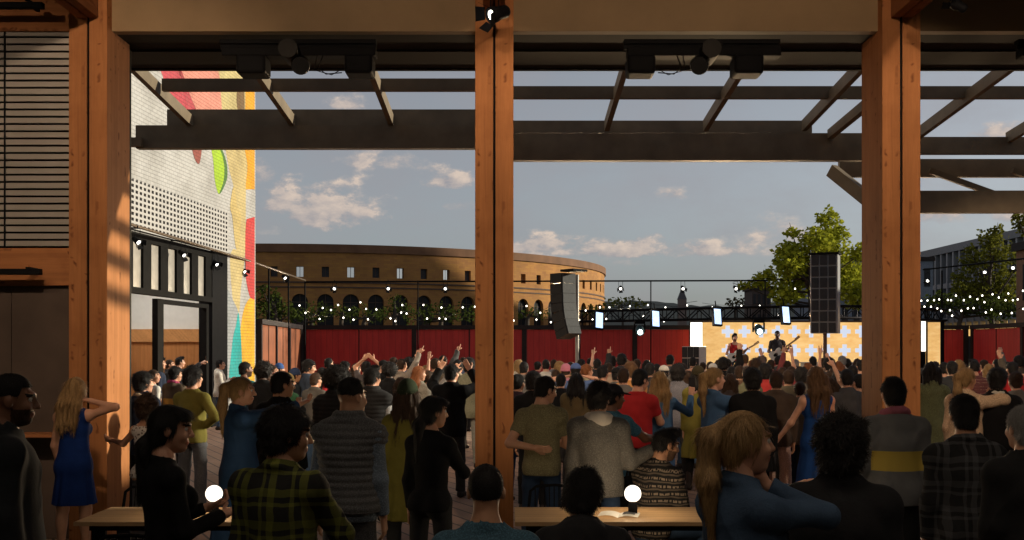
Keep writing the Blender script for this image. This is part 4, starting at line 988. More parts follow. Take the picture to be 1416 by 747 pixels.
# modern building with fins, beyond the fence
mo = empty('modern_building', (45,92,0), 0, 'modern dark facade of vertical fins with a lit ground floor behind the trees', 'building')
MBm = m_plain('fin_metal', (.26,.265,.28), .5, .1, .12, .3); H3 = 12.55
MB().box((.4,0,0), (16,40,H3-.5)).build('wall', m_plain('facade_glass', (.025,.028,.035), .25, bmp=0), mo); MB().box((-.3,-.4,H3-.75), (16.4,40.4,H3)).build('roof_edge', m_plain('roof_fascia', (.2,.2,.21), .6), mo)
for z in (4.6, 8.2): MB().box((-.1,0,z), (.4,40,z+.5)).build('floor_band', MBm, mo)
for k in range(27): MB().box((-.2,k*1.5,4.2), (.398,k*1.5+.32,H3-.76)).build('fin', MBm, mo)
for k in range(27): MB().box((.3,k*1.5+.35,3.2), (.397,k*1.5+1.45,4.5)).build('lit_window', m_emit('office_glow', (1,.58,.16), .7), mo)
MB().box((-.05,0,0), (.39,40,3.1)).build('ground_floor', m_plain('dark_base', (.05,.05,.052), .7), mo)
# unseen block, added to keep the evening sun off the plaza
sb = block('shade_block', 'long low brick warehouse beyond the side fence', (22,13,0), (34,46,6.2), m_plain('shade_block_brick', (.25,.13,.08), .9), 'building', 2, 12, m_plain('pane_dull', (.03,.03,.035), .2, bmp=0), 'x')
# unseen added mass, its roof line shaped to shade part of the arena
ps = empty('arena_shade_mass', (95,120,0), 0, 'large hall with a sloping roof beyond the plaza', 'building')
MB().prism([(0,0,0),(0,72,0),(0,72,15),(0,48.4,26),(0,32.5,27),(0,26.3,31.5),(0,23.4,39.2),(0,21.5,44),(0,0,60)], (30,0,0)).build('wall', m_plain('shade_mass_grey', (.2,.2,.2), .8), ps)

# ---- trees
def m_leaf(name, col):
    key = ('leaf', name)
    if key in MATS: return MATS[key]
    m = bpy.data.materials.new(name); m.use_nodes = True; nt = m.node_tree; nt.nodes.clear()
    out = nt.nodes.new('ShaderNodeOutputMaterial'); ge = nt.nodes.new('ShaderNodeNewGeometry'); v = objco(nt); n = noise(nt, v, 1.3, 4)
    c = mix(nt, .5, ramp(nt, n, [(.3, dk(col, .6)), (.7, (col[0]*1.5, col[1]*1.3, col[2]*1.1))]), ramp(nt, ge.outputs['Random Per Island'], [(0, dk(col, .55)), (1, (col[0]*1.6, col[1]*1.35, col[2]))]))
    d = nt.nodes.new('ShaderNodeBsdfDiffuse'); t = nt.nodes.new('ShaderNodeBsdfTranslucent'); mx = nt.nodes.new('ShaderNodeMixShader'); mx.inputs[0].default_value = .35
    nt.links.new(c, d.inputs[0]); nt.links.new(c, t.inputs[0]); nt.links.new(d.outputs[0], mx.inputs[1]); nt.links.new(t.outputs[0], mx.inputs[2]); nt.links.new(mx.outputs[0], out.inputs[0]); MATS[key] = m; return m
BARK = m_plain('bark', (.06,.045,.035), .9, 0, .3, 4)
def tree(px, D, clumps, label, leaf, leaves=900, size=.16, depth=1.0, name='tree', group='trees beyond the fence', seed=1, trunk=True):
    r = random.Random(seed); s = F/D; base = Vector((xat(px, D), D, 0)); t = empty(name, base, 0, label, 'tree' if name == 'tree' else 'shrub', group)
    cr = MB(); tk = MB(); ctr = []
    zmin = min(zat(c[1]+c[2], D) for c in clumps)
    for cx, cy, cr_ in clumps:
        p = at(cx, cy, D)-base; p.y += r.uniform(-1, 1)*depth*cr_/s*1.2; ctr.append((p, cr_/s))
    if trunk:
        cen = sum((p for p, _ in ctr), Vector())/len(ctr); top = Vector((cen.x*.7, cen.y*.4, cen.z))
        tk.tube([(0,0,0), (top.x*.2,top.y*.2,zmin*.5), (top.x*.5,top.y*.5,zmin), top], [.2,.16,.12,.05], n=8)
        for p, rr in ctr:
            st = Vector((top.x*.5,top.y*.5,zmin)).lerp(top, r.uniform(0,.8)); m_ = st.lerp(p, .5)+Vector((0,0,-.1)); tk.tube([st, m_, p, p+(p-st)*.15], [.06,.04,.02,.008], n=5)
    for p, rr in ctr:
        nl = max(40, int(leaves*1.35*(rr*s/25)**2))
        for _ in range(nl):
            u = Vector((r.gauss(0,1), r.gauss(0,1), r.gauss(0,1))).normalized()*rr*(r.random()**.5)*1.12; u.z *= .85
            u += Vector((math.sin(u.x*9+u.z*7), math.sin(u.z*8), math.sin(u.x*8+u.y*5)))*.12*rr
            q = p+u; L = size*r.uniform(.6,1.3); a = Vector((r.gauss(0,1), r.gauss(0,1), r.gauss(0,.7)-.3)).normalized(); b = a.cross(Vector((r.gauss(0,1), r.gauss(0,1), r.gauss(0,1)))).normalized()
            cr.add([q-b*L*.1, q+a*L*.5+b*L*.32, q+a*L, q+a*L*.5-b*L*.32], [(0,1,2,3)])
    cr.build('crown', leaf, t, fixn=False)
    if trunk: tk.build('trunk', BARK, t)
    return t
LG = m_leaf('lime_leaf', (.34,.40,.045)); OG = m_leaf('olive_leaf', (.14,.16,.03)); DG = m_leaf('dark_leaf', (.05,.075,.02)); YG = m_leaf('dry_leaf', (.09,.075,.03))
tree(1125, 45, [(1142,303,15),(1122,335,22),(1095,322,9),(1085,345,12),(1085,365,22),(1058,385,15),(1110,385,30),(1150,340,28),(1175,375,24),(1190,350,16),(1145,395,26),(1080,408,18),(1040,392,7),(1026,396,4),(1180,408,22),(1105,350,18),(1130,370,26),(1160,320,14)], 'tall lime green tree in evening sun behind the stage and the big speaker', LG, 620, .2, seed=4)
tree(1375, 52, [(1372,328,16),(1385,352,24),(1350,362,17),(1332,382,11),(1362,396,24),(1400,386,24),(1412,350,12),(1378,318,8),(1345,345,8),(1340,405,16),(1390,412,24),(1322,398,9)], 'tall green tree in front of the modern building', OG, 520, .2, seed=5)
tree(1318, 50, [(1300,412,12),(1318,418,16),(1338,424,16),(1284,418,10),(1360,425,18),(1385,428,20),(1410,425,18)], 'low dark green tree behind the string lights by the modern building', DG, 420, .18, seed=6)
tree(1440, 40, [(1413,303,10),(1425,310,14),(1440,325,24),(1405,298,5),(1450,350,30),(1465,310,22)], 'green tree reaching in at the picture edge below the lower canopy', OG, 480, .17, seed=8)
for i, (px, D, cl, lab) in enumerate([
 (385, 46, [(372,412,14),(362,400,10),(392,425,12),(380,432,14),(366,430,14),(402,432,10),(358,418,10)], 'dark green tree against the mural wall, behind the rusty fence'),
 (430, 58, [(425,430,12),(440,425,10),(450,432,9),(415,435,9)], 'dark shrub below the second arch of the arena'),
 (470, 58, [(462,428,10),(476,432,11),(490,434,9)], 'dark shrub below the third and fourth arches of the arena'),
 (545, 57, [(545,412,9),(556,425,12),(538,428,11),(530,434,10),(566,430,9)], 'taller shrub with a pointed top in front of the arena arches'),
 (605, 58, [(590,430,11),(605,426,11),(620,430,10),(634,428,10),(648,432,10)], 'dark shrub close to the middle column, in front of the arena'),
 (500, 54, [(484,438,10),(500,430,10),(516,436,11),(530,440,9)], 'low dark shrub between the arches and the fence cap'), (580, 54, [(566,440,9),(580,432,8),(594,438,10),(612,440,9),(630,440,9),(650,438,9)], 'long low dark shrub on the fence top beside the middle column'), (415, 54, [(404,440,9),(420,438,10),(436,441,8),(448,438,9)], 'low dark shrub at the corner of the rusty fence')]):
    tree(px, D, cl, lab, DG, 260, .17, name='shrub', group='planting behind the fence', seed=20+i)
for i, (px, D, cl, lab, lf) in enumerate([
 (862, 120, [(845,419,8),(858,416,9),(872,417,9),(884,421,8),(835,423,6)], 'hazy far trees right of the arena', OG), (1016, 120, [(1010,419,6),(1020,416,7),(1028,419,6)], 'reddish far tree beside the brown office block', YG), (725, 60, [(722,434,8),(738,430,9),(752,434,8)], 'dark shrub under the sunlit arena arches', DG), (820, 62, [(812,430,9),(828,428,8)], 'dark shrub behind the tall speaker', DG)]):
    tree(px, D, cl, lab, lf, 240, .4 if D > 100 else .18, name='tree' if D > 100 else 'shrub', group='far trees' if D > 100 else 'planting behind the fence', seed=40+i)
# ---------------------------------------------------------------- stage and its gear
ZS = .75
stg = empty('stage', (9.6,33.2,0), 0, 'low concert stage with a glowing amber wall of pale crosses behind the players', 'stage')
sx0, sx1 = xat(957,37.6)-9.6, xat(1302,37.6)-9.6
MB().box((sx0-.3,-1.0,.0), (sx1+.3,4.6,ZS), bev=.02).build('deck', m_plain('stage_black', (.03,.028,.028), .5), stg)
def m_amber():  # emission stands in for the amber light falling on the wall
    m, nt, b = newmat('amber_lit_wall'); v = objco(nt); X = xyz(nt, v); n = noise(nt, objco(nt, (1.2,1,3.5)), 2.2, 6, .65, .5); big = noise(nt, v, .35, 2)
    c = ramp(nt, n, [(.3, (.74,.40,.12)), (.5, (.86,.51,.18)), (.72, (.95,.62,.27))])
    b.inputs['Base Color'].default_value = (.25,.14,.05,1); nt.links.new(c, b.inputs['Emission Color'])
    nt.links.new(math_(nt, 'MULTIPLY_ADD', big, .5, .6), b.inputs['Emission Strength']); b.inputs['Roughness'].default_value = .6; return m
z1 = zat(446, 37.6)
MB().box((sx0,4.25,ZS), (sx1,4.4,z1)).build('backdrop_wall', m_amber(), stg)
MB().box((sx1-.62,4.2,ZS), (sx1-.57,4.248,z1)).build('wall_seam', FP, stg)
MB().box((sx0-.05,4.15,z1), (sx1+.05,4.45,z1+.06)).build('wall_cap', m_plain('brown_cap', (.12,.06,.03), .6), stg)
cg = m_emit('cross_glow', (.66,.72,.86), .86); cg.node_tree.nodes['Principled BSDF'].inputs['Base Color'].default_value = (.15,.15,.15,1); ch_ = 8.2/38.8; cw = 2.9/38.8
for j, py in enumerate((458.5, 484.5, 510)):
    for i in range(11):
        px = 1006.6+i*23.1
        if py > 500 and i > 3: continue
        c = Vector((xat(px,37.4)-9.6, 4.2, zat(py,37.4))); b = MB()
        b.box((c.x-ch_,4.225,c.z-cw), (c.x+ch_,4.247,c.z+cw)); b.box((c.x-cw,4.225,c.z+cw), (c.x+cw,4.247,c.z+ch_)); b.box((c.x-cw,4.225,c.z-ch_), (c.x+cw,4.247,c.z-cw)); b.build('light_cross', cg, stg)
def strip(px0, px1, y0, y1, d, label):
    t = empty('light_panel', (xat((px0+px1)/2,d), d, ZS), 0, label, 'light panel', 'tall white light panels at the stage ends'); w = (px1-px0)/F*d/2
    MB().box((-w,-.04,zat(y1,d)-ZS), (w,.04,zat(y0,d)-ZS)).build('screen', m_emit('panel_white', (1,.93,.80), 1.7), t); MB().box((-w-.03,.045,0), (w+.03,.1,zat(y0,d)-ZS+.03)).build('back_frame', BLACK, t); return t
strip(955, 971, 446, 486, 36.9, 'tall white light panel above the small speaker stack'); strip(1274.5, 1279.5, 443, 486, 37.0, 'narrow white light panel beyond the column at the stage end')
# truss
TP = [(800,38.0), (1000,34.9), (1128,33.4), (1200,33.6), (1303,36.6)]
tv = [Vector((xat(p,d), d, 0)) for p, d in TP]; ZT, ZB = 3.31, 2.94
trs = empty('stage_truss', (tv[0].x, tv[0].y, 0), 0, 'black lattice truss bowed over the front of the stage', 'truss'); O_ = Vector((tv[0].x, tv[0].y, 0))
up_, dn_, we = MB(), MB(), MB()
for a, b in zip(tv, tv[1:]):
    n_ = (b-a).normalized().cross(Vector((0,0,1))).normalized()*.16
    for sg in (1,-1):
        up_.tube([a-O_+n_*sg+Vector((0,0,ZT)), b-O_+n_*sg+Vector((0,0,ZT))], .042, n=6); dn_.tube([a-O_+n_*sg+Vector((0,0,ZB)), b-O_+n_*sg+Vector((0,0,ZB))], .042, n=6)
    L = (b-a).length; k = max(2, round(L/.42))
    for i in range(k):
        p, q = a.lerp(b, i/k)-O_, a.lerp(b, (i+1)/k)-O_
        for sg in (1,-1):
            we.tube([p+n_*sg+Vector((0,0,ZT if i%2 else ZB)), q+n_*sg+Vector((0,0,ZB if i%2 else ZT))], .02, n=5, cap=False); we.tube([p+n_*sg+Vector((0,0,ZB)), p+n_*sg+Vector((0,0,ZT))], .017, n=5, cap=False)
        we.tube([p+n_+Vector((0,0,ZT)), q-n_+Vector((0,0,ZT))], .017, n=5, cap=False)
up_.build('top_chord', BLACK, trs); dn_.build('bottom_chord', BLACK, trs); we.build('lattice', BLACK, trs)
for p in (tv[0], tv[-1]): MB().tube([p-O_, p-O_+Vector((0,0,ZB))], .07, n=8).build('leg', BLACK, trs)
def hang_panel(px, py0, py1, d, label, tilt):
    w, h = 10.5/F*d/2, (py1-py0)/F*d/2; t = empty('hanging_light_panel', at(px,(py0+py1)/2,d), 0, label, 'light panel', 'tilted blue white light panels on the truss'); t.rotation_euler = (R(-14), 0, R(18)); t.rotation_euler.y = R(tilt)
    MB().box((-w,-.02,-h+.05), (w,.0,h-.05)).build('screen', m_emit('panel_blue', (.42,.62,1.0), 1.5), t)
    f_ = MB(); f_.box((-w-.035,-.03,-h), (-w-.002,.09,h)); f_.box((w+.002,-.03,-h), (w+.035,.09,h)); f_.box((-w,-.03,h-.048), (w,.09,h)); f_.box((-w,-.03,-h), (w,.09,-h+.048)); f_.box((-w,.003,-h+.05), (w,.09,h-.05)); f_.build('frame', BLACK, t)
    MB().tube([(0,.05,h), (0,.08,h+.25)], .02, n=6).build('hook', BLACK, t); return t
hang_panel(828.5, 430, 456, 37.0, 'blue white light panel hanging next to the tall curved speaker', 7); hang_panel(906.5, 428, 454, 35.6, 'blue white light panel hanging above the raised pale arm', 5)
hang_panel(992, 425, 451, 34.4, 'blue white light panel hanging over the singer', 4); hang_panel(1086.5, 422, 449, 33.3, 'blue white light panel hanging over the guitarist', 3)
# moving head lamps hanging under the truss
def moving_head(px, py, d, label, glow):
    t = empty('moving_head_lamp', at(px,py,d), 0, label, 'stage lamp', 'moving head lamps under the truss')
    MB().box((-.18,-.13,.2), (.18,.13,.34), bev=.02).build('base', BLACK, t); y = MB(); y.box((-.2,-.04,-.1), (-.155,.05,.2), bev=.01); y.box((.155,-.04,-.1), (.2,.05,.2), bev=.01); y.build('yoke', BLACK, t)
    MB().lathe([(0,.2),(.1,.18),(.14,.05),(.15,-.16),(.13,-.2)], M=Matrix.Rotation(R(-62),3,'X'), n=16).build('head', m_plain('teal_casing', (.05,.10,.11), .4), t)
    MB().ball((0,-.17,-.09), .085, n=14).build('lens', m_emit('lamp_glow', (.9,1,.98), glow), t); return t
moving_head(884.5, 456, 36.2, 'glowing moving head lamp under the truss against the red fence', 9); moving_head(1049, 455, 34.2, 'moving head lamp under the truss between singer and guitarist', 7)

# line arrays
GR = m_plain('speaker_grille', (.035,.036,.04), .7, 0, .2, 30); CAS = m_plain('speaker_case', (.22,.225,.235), .5, 0, .1, 4); CASD = m_plain('speaker_black', (.02,.02,.022), .5)
la = empty('line_array_speaker', at(786,376,27), 0, 'curved black line array speaker hanging in front of the sunlit arena', 'speaker', 'line array speakers'); prev = Vector((0,0,0))
S27 = 27/F; pts = [(787,378),(787,392),(787.5,406),(788,419),(789,430),(791,441),(794,452),(797,462)]
la.rotation_euler.z = R(42); a_ = 0
for k in range(7):
    p0, p1 = [Vector((0, -(pts[k+i][0]-787)*S27*1.2, -(pts[k+i][1]-376)*S27)) for i in (0,1)]
    d_ = (p1-p0); n_ = Vector((0, d_.z, -d_.y)).normalized(); c = MB(); w2, dp = .25, .42
    def slab(mb, u0, u1, x0, x1, mi=0):
        vs = [p0+n_*u0, p0+n_*u1, p1*.97+p0*.03+n_*u1, p1*.97+p0*.03+n_*u0]; mb.add([v+Vector((x,0,0)) for x in (x0,x1) for v in vs], [(0,1,2,3),(7,6,5,4),(0,4,5,1),(1,5,6,2),(2,6,7,3),(3,7,4,0)], mi)
    slab(c, -dp, 0, -w2, w2); o = c.build('cabinet', CASD, la); c = MB(); slab(c, .0, .03, -w2+.02, w2-.02); c.build('grille', m_plain('grille_grey', (.05,.052,.056), .6, 0, .2, 20), o)
MB().box((-.26,-.43,-.01), (.26,.04,.05), bev=.01).build('fly_bar', BLACK, la); 
sp = empty('speaker_mast', (xat(798,27.5),27.5,0), 0, 'thin pale grey mast carrying the curved speaker', 'mast', 'speaker masts'); MB().tube([(0,0,0), (0,0,zat(380,27.5))], .05, n=12).build('pole', m_plain('galvanised', (.33,.32,.30), .45, .3), sp)
MB().box((-.4,-.4,0), (.4,.4,.06), bev=.01).build('base_plate', BLACK, sp)
bg = empty('speaker_tower', (xat(1139,27),27,0), R(-24), 'big upright black speaker column of three by seven grilles on a mast', 'speaker', 'line array speakers'); sw_ = 17.2*S27; zt_, zb2 = zat(352,27), zat(461,27)
MB().box((-sw_-.02,.0,zb2), (sw_+.03,.5,zt_), bev=.01).build('cabinet', CAS, bg); MB().box((-sw_-.05,-.05,zt_+.002), (sw_+.06,.52,zt_+.05)).build('fly_bar', BLACK, bg)
for r_ in range(7):
    for c_ in range(3):
        x0 = -sw_+2*sw_*c_/3; z0 = zb2+(zt_-zb2)*r_/7; MB().box((x0+.017,-.03,z0+.018), (x0+2*sw_/3-.017,-.003,z0+(zt_-zb2)/7-.018), bev=.006).build('grille', GR, bg)
MB().tube([(0,.25,0), (0,.25,zb2)], .05, n=10).build('pole', m_plain('mast_brown', (.10,.06,.045), .5), bg); MB().box((-.45,-.2,0), (.45,.7,.07), bev=.01).build('base_plate', BLACK, bg)
ss = empty('speaker_stack', (xat(955,31),31,0), R(-32), 'speaker stack of dark grilles with white flanks beside the stage', 'speaker'); w3 = 12.8/F*31
for k in range(5):
    z0 = zat(479,31)-(k+1)*.34; tw = k*.012; b_ = MB(); b_.box((-w3,0,z0), (w3*1.0,.55,z0+.335), bev=.008); cab = b_.build('cabinet', m_plain('white_case', (.55,.53,.50), .5, 0, .05), ss)
    for c_ in range(3): MB().box((-w3+2*w3*c_/3+.01,-.03,z0+.015), (-w3+2*w3*(c_+1)/3-.01,-.003,z0+.32), bev=.004).build('grille', GR, cab)
MB().box((-w3-.05,-.05,0), (w3+.05,.6,max(.02, zat(479,31)-5*.34-.002))).build('plinth', BLACK, ss)
tb = empty('mixing_desk', (xat(1150,36),35.2,ZS), 0, 'pale console desk on the stage behind the big speaker mast', 'desk')
MB().box((-1.1,0,.05), (1.1,.7,zat(501,35.2)-ZS-.04), bev=.02).build('front_panel', m_plain('pale_desk', (.62,.62,.58), .5, 0, .05), tb); MB().box((-1.15,-.04,zat(501,35.2)-ZS-.038), (1.15,.75,zat(501,35.2)-ZS), bev=.01).build('top', m_plain('desk_top', (.45,.45,.43), .4), tb); MB().box((-1.0,.05,0), (1.0,.65,.05)).build('plinth', BLACK, tb)

# ---- lighting rails and their spotlights
ZRL = zat(388, 38)
rl = empty('lighting_rail', (-7.4,38,ZRL), 0, 'thin dark lighting rail running above the mural shopfront to the back fence', 'rail', 'lighting rails'); O1 = Vector((-7.4,38,ZRL))
pL = [Vector((-7.55,20,ZRL)), Vector((-7.35,29,ZRL)), Vector((-7.46,38,ZRL))]
MB().tube([p-O1 for p in pL], .035, n=6).build('bar', m_plain('rail_brown', (.09,.06,.035), .5), rl)
for y in (21.5,24,26.5,29): MB().tube([Vector((-7.5,y,ZRL))-O1, Vector((-8.1+.077*(y-21.5),y,ZRL+.02))-O1], .018, n=5).build('bracket', BLACK, rl)
for p in ((-7.46,38),): MB().tube([Vector((*p,0))-O1, Vector((*p,ZRL))-O1], .03, n=6).build('post', BLACK, rl)
MB().tube([Vector((-7.38,32,0))-O1, Vector((-7.38,32,ZRL))-O1], .03, n=6).build('post', BLACK, rl); MB().tube([Vector((-7.42,35,0))-O1, Vector((-7.42,35,ZRL))-O1], .03, n=6).build('post', BLACK, rl)
rb = empty('lighting_rail', (0,38,ZRL), 0, 'long thin lighting rail over the back fence carrying spotlights', 'rail', 'lighting rails'); O2 = Vector((0,38,ZRL))
MB().tube([Vector((-7.46,38.02,ZRL-.05))-O2, Vector((xat(1062,38),38.02,ZRL))-O2], .03, n=6).build('bar', BLACK, rb)
for px in (578, 690, 900, 1058): MB().tube([Vector((xat(px,38),38,0))-O2, Vector((xat(px,38),38,ZRL))-O2], .022, n=6).build('post', BLACK, rb)
rr_ = empty('lighting_rail', (16.2,37,ZRL), 0, 'thin lighting rail above the side fence near the modern building', 'rail', 'lighting rails'); O3 = Vector((16.2,37,ZRL))
MB().tube([Vector((15.6,40,zat(373,40)))-O3, Vector((16.0,33,zat(358,33)))-O3, Vector((16.2,26,zat(330,26)))-O3], .03, n=6).build('bar', BLACK, rr_)
for y in (38.5, 30): MB().tube([Vector((15.7,y,0))-O3, Vector((15.7,y,ZRL+.4))-O3], .03, n=6).build('post', BLACK, rr_)
LS = []
for px, py, label in ((195,334,'rail spotlight over the shopfront, nearest the sunlit timber column'), (259,352,'second rail spotlight over the shopfront, lens lit'), (313,365,'third rail spotlight, at the black pier of the shopfront'), (351,375,'rail spotlight at the far corner of the mural')):
    k = (px-CX)/F; y = (ZRL-.32-EYE)*F/(HY-py); LS.append(spotlight((-7.45 if px != 351 else -7.38, y, zat(py, y)), (.75,-.35,-.55), .13, label, hang=ZRL-zat(py,y)-.05))
spotlight((-7.44,34.5,zat(384,34.5)), (.6,-.6,-.5), .13, 'rail spotlight in front of the dark arena window by the mural', hang=ZRL-zat(384,34.5)-.05)
for px, label in ((463,'spotlight on the long rail, first out from the mural'), (537,'spotlight on the long rail over the arena arches, second out from the mural'), (616,'spotlight on the long rail close to the middle column'), (858,'spotlight on the long rail against the sky, right next to the arena'), (944,'spotlight on the long rail above the church tower'), (1017,'spotlight on the long rail touching the lime green tree')):
    spotlight((xat(px,38),37.95,zat(399,38)), (.1*((px*7)%5-2),-.85,-.45), .14, label, hang=ZRL-zat(399,38)-.04)
for px, py, d, label in ((1283,388,36,'spotlight above the stage end, close beside the timber column'), (1362,376,33.4,'spotlight on the side rail in front of the tall tree'), (1401,370,31,'spotlight on the side rail close to the picture edge')):
    spotlight(at(px,py,d), (-.5,-.7,-.5), .13, label, hang=.25)

# ---- festoon strings
BULB = m_emit('bulb_glow', (1,.92,.78), 4.5); FLEX = m_plain('flex', (.01,.01,.01), .6); SOCK = m_plain('socket', (.015,.015,.015), .5)
bulb_me = None
def festoon(pts, d, label, r=.026):
    global bulb_me
    pts = sorted(pts); W = [at(px, py, d+.5*math.sin(px*.37)) for px, py in pts]; t = empty('string_light', W[0], 0, label, 'string light', 'festoon strings over the plaza edge')
    line = [at(pts[0][0]-14, pts[0][1]-6, d)-W[0]]
    for i, p in enumerate(W):
        line.append(p-W[0]+Vector((0,0,.10)))
        if i+1 < len(W): line.append((p+W[i+1])/2-W[0]+Vector((0,0,.04)))
    line.append(at(pts[-1][0]+14, pts[-1][1]-6, d)-W[0]); MB().tube(line, .008, n=4).build('cable', FLEX, t)
    for p in W:
        q = p-W[0]
        if bulb_me is None:
            o = MB().lathe([(0,-1.05),(.5,-.9),(.95,-.3),(1,.1),(.75,.65),(.42,1.1),(.42,1.25)], n=10).build('bulb', BULB); bulb_me = o.data
        else: o = bpy.data.objects.new('bulb', bulb_me); COL.objects.link(o)
        o.parent = t; o.location = q; o.scale = (r,r,r)
    return t
z3 = [(314,383),(345,422),(418,453),(434,396),(477,407),(514,381),(541,447),(572,405),(593,457),(629,367),(658,401),(668,455),(711,404),(784,450),(809,464),(845,381),(839,420),(867,425),(954,381),(973,451),(1036,450),(1047,394),(1069,453),(1157,393),(1219,390)]
z3 = [(330+x/3.734, 320+y/3.734) for x, y in z3]
z4 = [(178,296),(267,340),(345,300),(95,390),(242,384),(335,401),(508,317),(560,325),(520,388),(604,383),(652,305),(693,379),(713,304),(846,297),(962,290),(933,362),(1065,395),(1075,305),(1169,313),(1215,292)]; z4 = [(690+x/4.67, 360+y/4.67) for x, y in z4]
z5 = [(228,353),(395,345),(500,345),(605,396),(703,247)]; z5 = [(930+x/4.15, 340+y/4.15) for x, y in z5]
z6 = [(224,470),(236,492),(247,469),(260,492),(271,468),(290,465),(283,498),(298,508),(322,467),(334,468),(330,505),(338,525),(352,451),(372,507),(381,468),(396,498),(404,455),(417,497),(431,464),(449,451),(457,475),(462,513),(487,446),(483,503),(510,458),(517,518),(535,468),(545,443),(558,515),(562,468),(580,465),(599,433),(600,500)]; z6 = [(1190+x/2.668, 240+y/2.668) for x, y in z6]
festoon([p for p in z3 if p[1] < 431], 36.8, 'upper festoon string of white bulbs across the arena arches'); festoon([p for p in z3 if p[1] >= 431], 35.6, 'lower festoon string of white bulbs above the red fence, from mural to middle column')
festoon([p for p in z4 if p[1] < 434], 37.2, 'festoon string of white bulbs from the middle column past the curved speaker'); festoon([p for p in z4 if p[1] >= 434], 37.4, 'festoon string of white bulbs low over the fence behind the curved speaker'); festoon(z5, 37.4, 'sparse festoon string of white bulbs over the stage truss and tree')
festoon([p for p in z6 if p[1] < 417], 35.5, 'upper festoon string of white bulbs in front of the modern building'); festoon([p for p in z6 if 417 <= p[1] < 427], 34.6, 'middle festoon string of white bulbs in front of the modern building'); festoon([p for p in z6 if p[1] >= 427], 33.8, 'lowest festoon string of white bulbs just above the side fence')

# ---- hall furniture
TOPW = m_wood('table_top', (.52,.33,.17), 'X', False)
def table(x0, x1, label):
    t = empty('table', ((x0+x1)/2,7.75,.002), 0, label, 'table', 'long tables in the hall'); w = (x1-x0)/2; zt = .75
    MB().box((-w,-.35,zt-.03), (w,.35,zt), bev=.004).build('table_top', TOPW, t); MB().box((-w+.08,-.27,zt-.075), (w-.08,.27,zt-.032)).build('under_frame', BLACK, t)
    for sx in (-1,1):
        for sy in (-1,1): MB().box((sx*(w-.14)-.05,sy*.24-.02,0), (sx*(w-.14)+.05,sy*.24+.02,zt-.077), bev=.004).build('leg', BLACK, t)
    return t
table(-3.08, -1.05, 'long bare timber table beside the sunlit column, globe lamp on it'); table(.02, 2.2, 'long bare timber table with an open booklet and globe lamp on it')
def globe(px, py, d, label):
    t = empty('table_lamp', (xat(px,d), d, .752), 0, label, 'lamp', 'globe lamps on the tables')
    MB().lathe([(0,0),(.032,0),(.034,.01),(.034,.075),(.028,.085),(.026,.09)], n=20).build('base', BLACK, t)
    MB().lathe([(.0,.092),(.022,.092),(.03,.1),(.02,.104)], n=16).build('collar', m_plain('brass_ring', (.5,.38,.2), .3, 1), t)
    MB().ball((0,0,.155), .062, n=24).build('globe', m_emit('globe_glow', (1,.9,.76), 1.7), t)
    l = bpy.data.lights.new('globe_light', 'POINT'); l.energy = 9.0; l.color = (1,.78,.5); l.shadow_soft_size = .07; o = bpy.data.objects.new('globe_light', l); COL.objects.link(o); o.parent = t; o.location = (0,0,.155)
    t.children[2].visible_shadow = True; l.use_shadow = False
    return t
globe(296, 688, 7.72, 'lit white globe lamp on the table below the long blue coat'); globe(875, 686, 7.72, 'lit white globe lamp on the table next to the open booklet')
bk = empty('booklet', (xat(856,7.68), 7.68, .752), R(-12), 'open booklet with pale pages and a dark picture lying on the table', 'booklet')
def leafs(sg):
    m_ = MB(); vs, fs = [], []; n = 8
    for i in range(n+1):
        u = i/n; z = .004+.022*math.sin(u*2.6)*(1-.5*u)
        for y in (-.1,.1): vs.append((sg*u*.145, y, z)); 
    for i in range(n): fs.append((2*i,2*i+2,2*i+3,2*i+1))
    m_.add(vs, fs, 0, True); m_.add([(x,y,z-.004) for x,y,z in vs], [f[::-1] for f in fs], 0, True); return m_
pg = m_plain('paper', (.62,.60,.56), .7, 0, .05)
leafs(-1).build('page', pg, bk); rp = leafs(1).build('page', pg, bk); MB().add([(x,y,.0265*math.sin(x/.145*2.6)*(1-.5*x/.145)+.0075) for x in (.03,.06,.09,.12) for y in (-.07,.06)], [(0,2,3,1),(2,4,5,3),(4,6,7,5)]).build('printed_picture', m_plain('print_dark', (.04,.04,.045), .5), rp)
def chair(x, y, rot, label):
    t = empty('chair', (x,y,.002), rot, label, 'chair', 'black metal chairs in the hall')
    MB().box((-.2,-.2,.44), (.2,.2,.46), bev=.008).build('seat', BLACK, t)
    for sx in (-1,1): MB().tube([(sx*.19,.19,.44), (sx*.22,.22,0)], .012, n=6).build('leg', BLACK, t)
    for sx in (-1,1): MB().tube([(sx*.19,-.19,.44), (sx*.22,-.25,0)], .012, n=6).build('leg', BLACK, t)
    MB().tube([(-.2,-.2,.44),(-.215,-.23,.62),(-.2,-.25,.77),(-.15,-.26,.81),(0,-.27,.82),(.15,-.26,.81),(.2,-.25,.77),(.215,-.23,.62),(.2,-.2,.44)], .013, n=8).build('back_frame', BLACK, t)
    b = MB()
    for k in range(9): xx = -.16+.04*k; b.tube([(xx,-.2,.46), (xx,-.265,.81)], .005, n=5)
    b.build('backrest', BLACK, t); return t
chair(xat(192,8.55), 8.55, math.pi, 'black chair behind the table with its back towards the sunlit column'); chair(xat(200,6.75), 6.75, 0, 'black chair on the near side of the table below the woman in black')
chair(xat(768,8.6), 8.6, math.pi, 'black chair with a slatted back behind the table in front of the man in jeans')

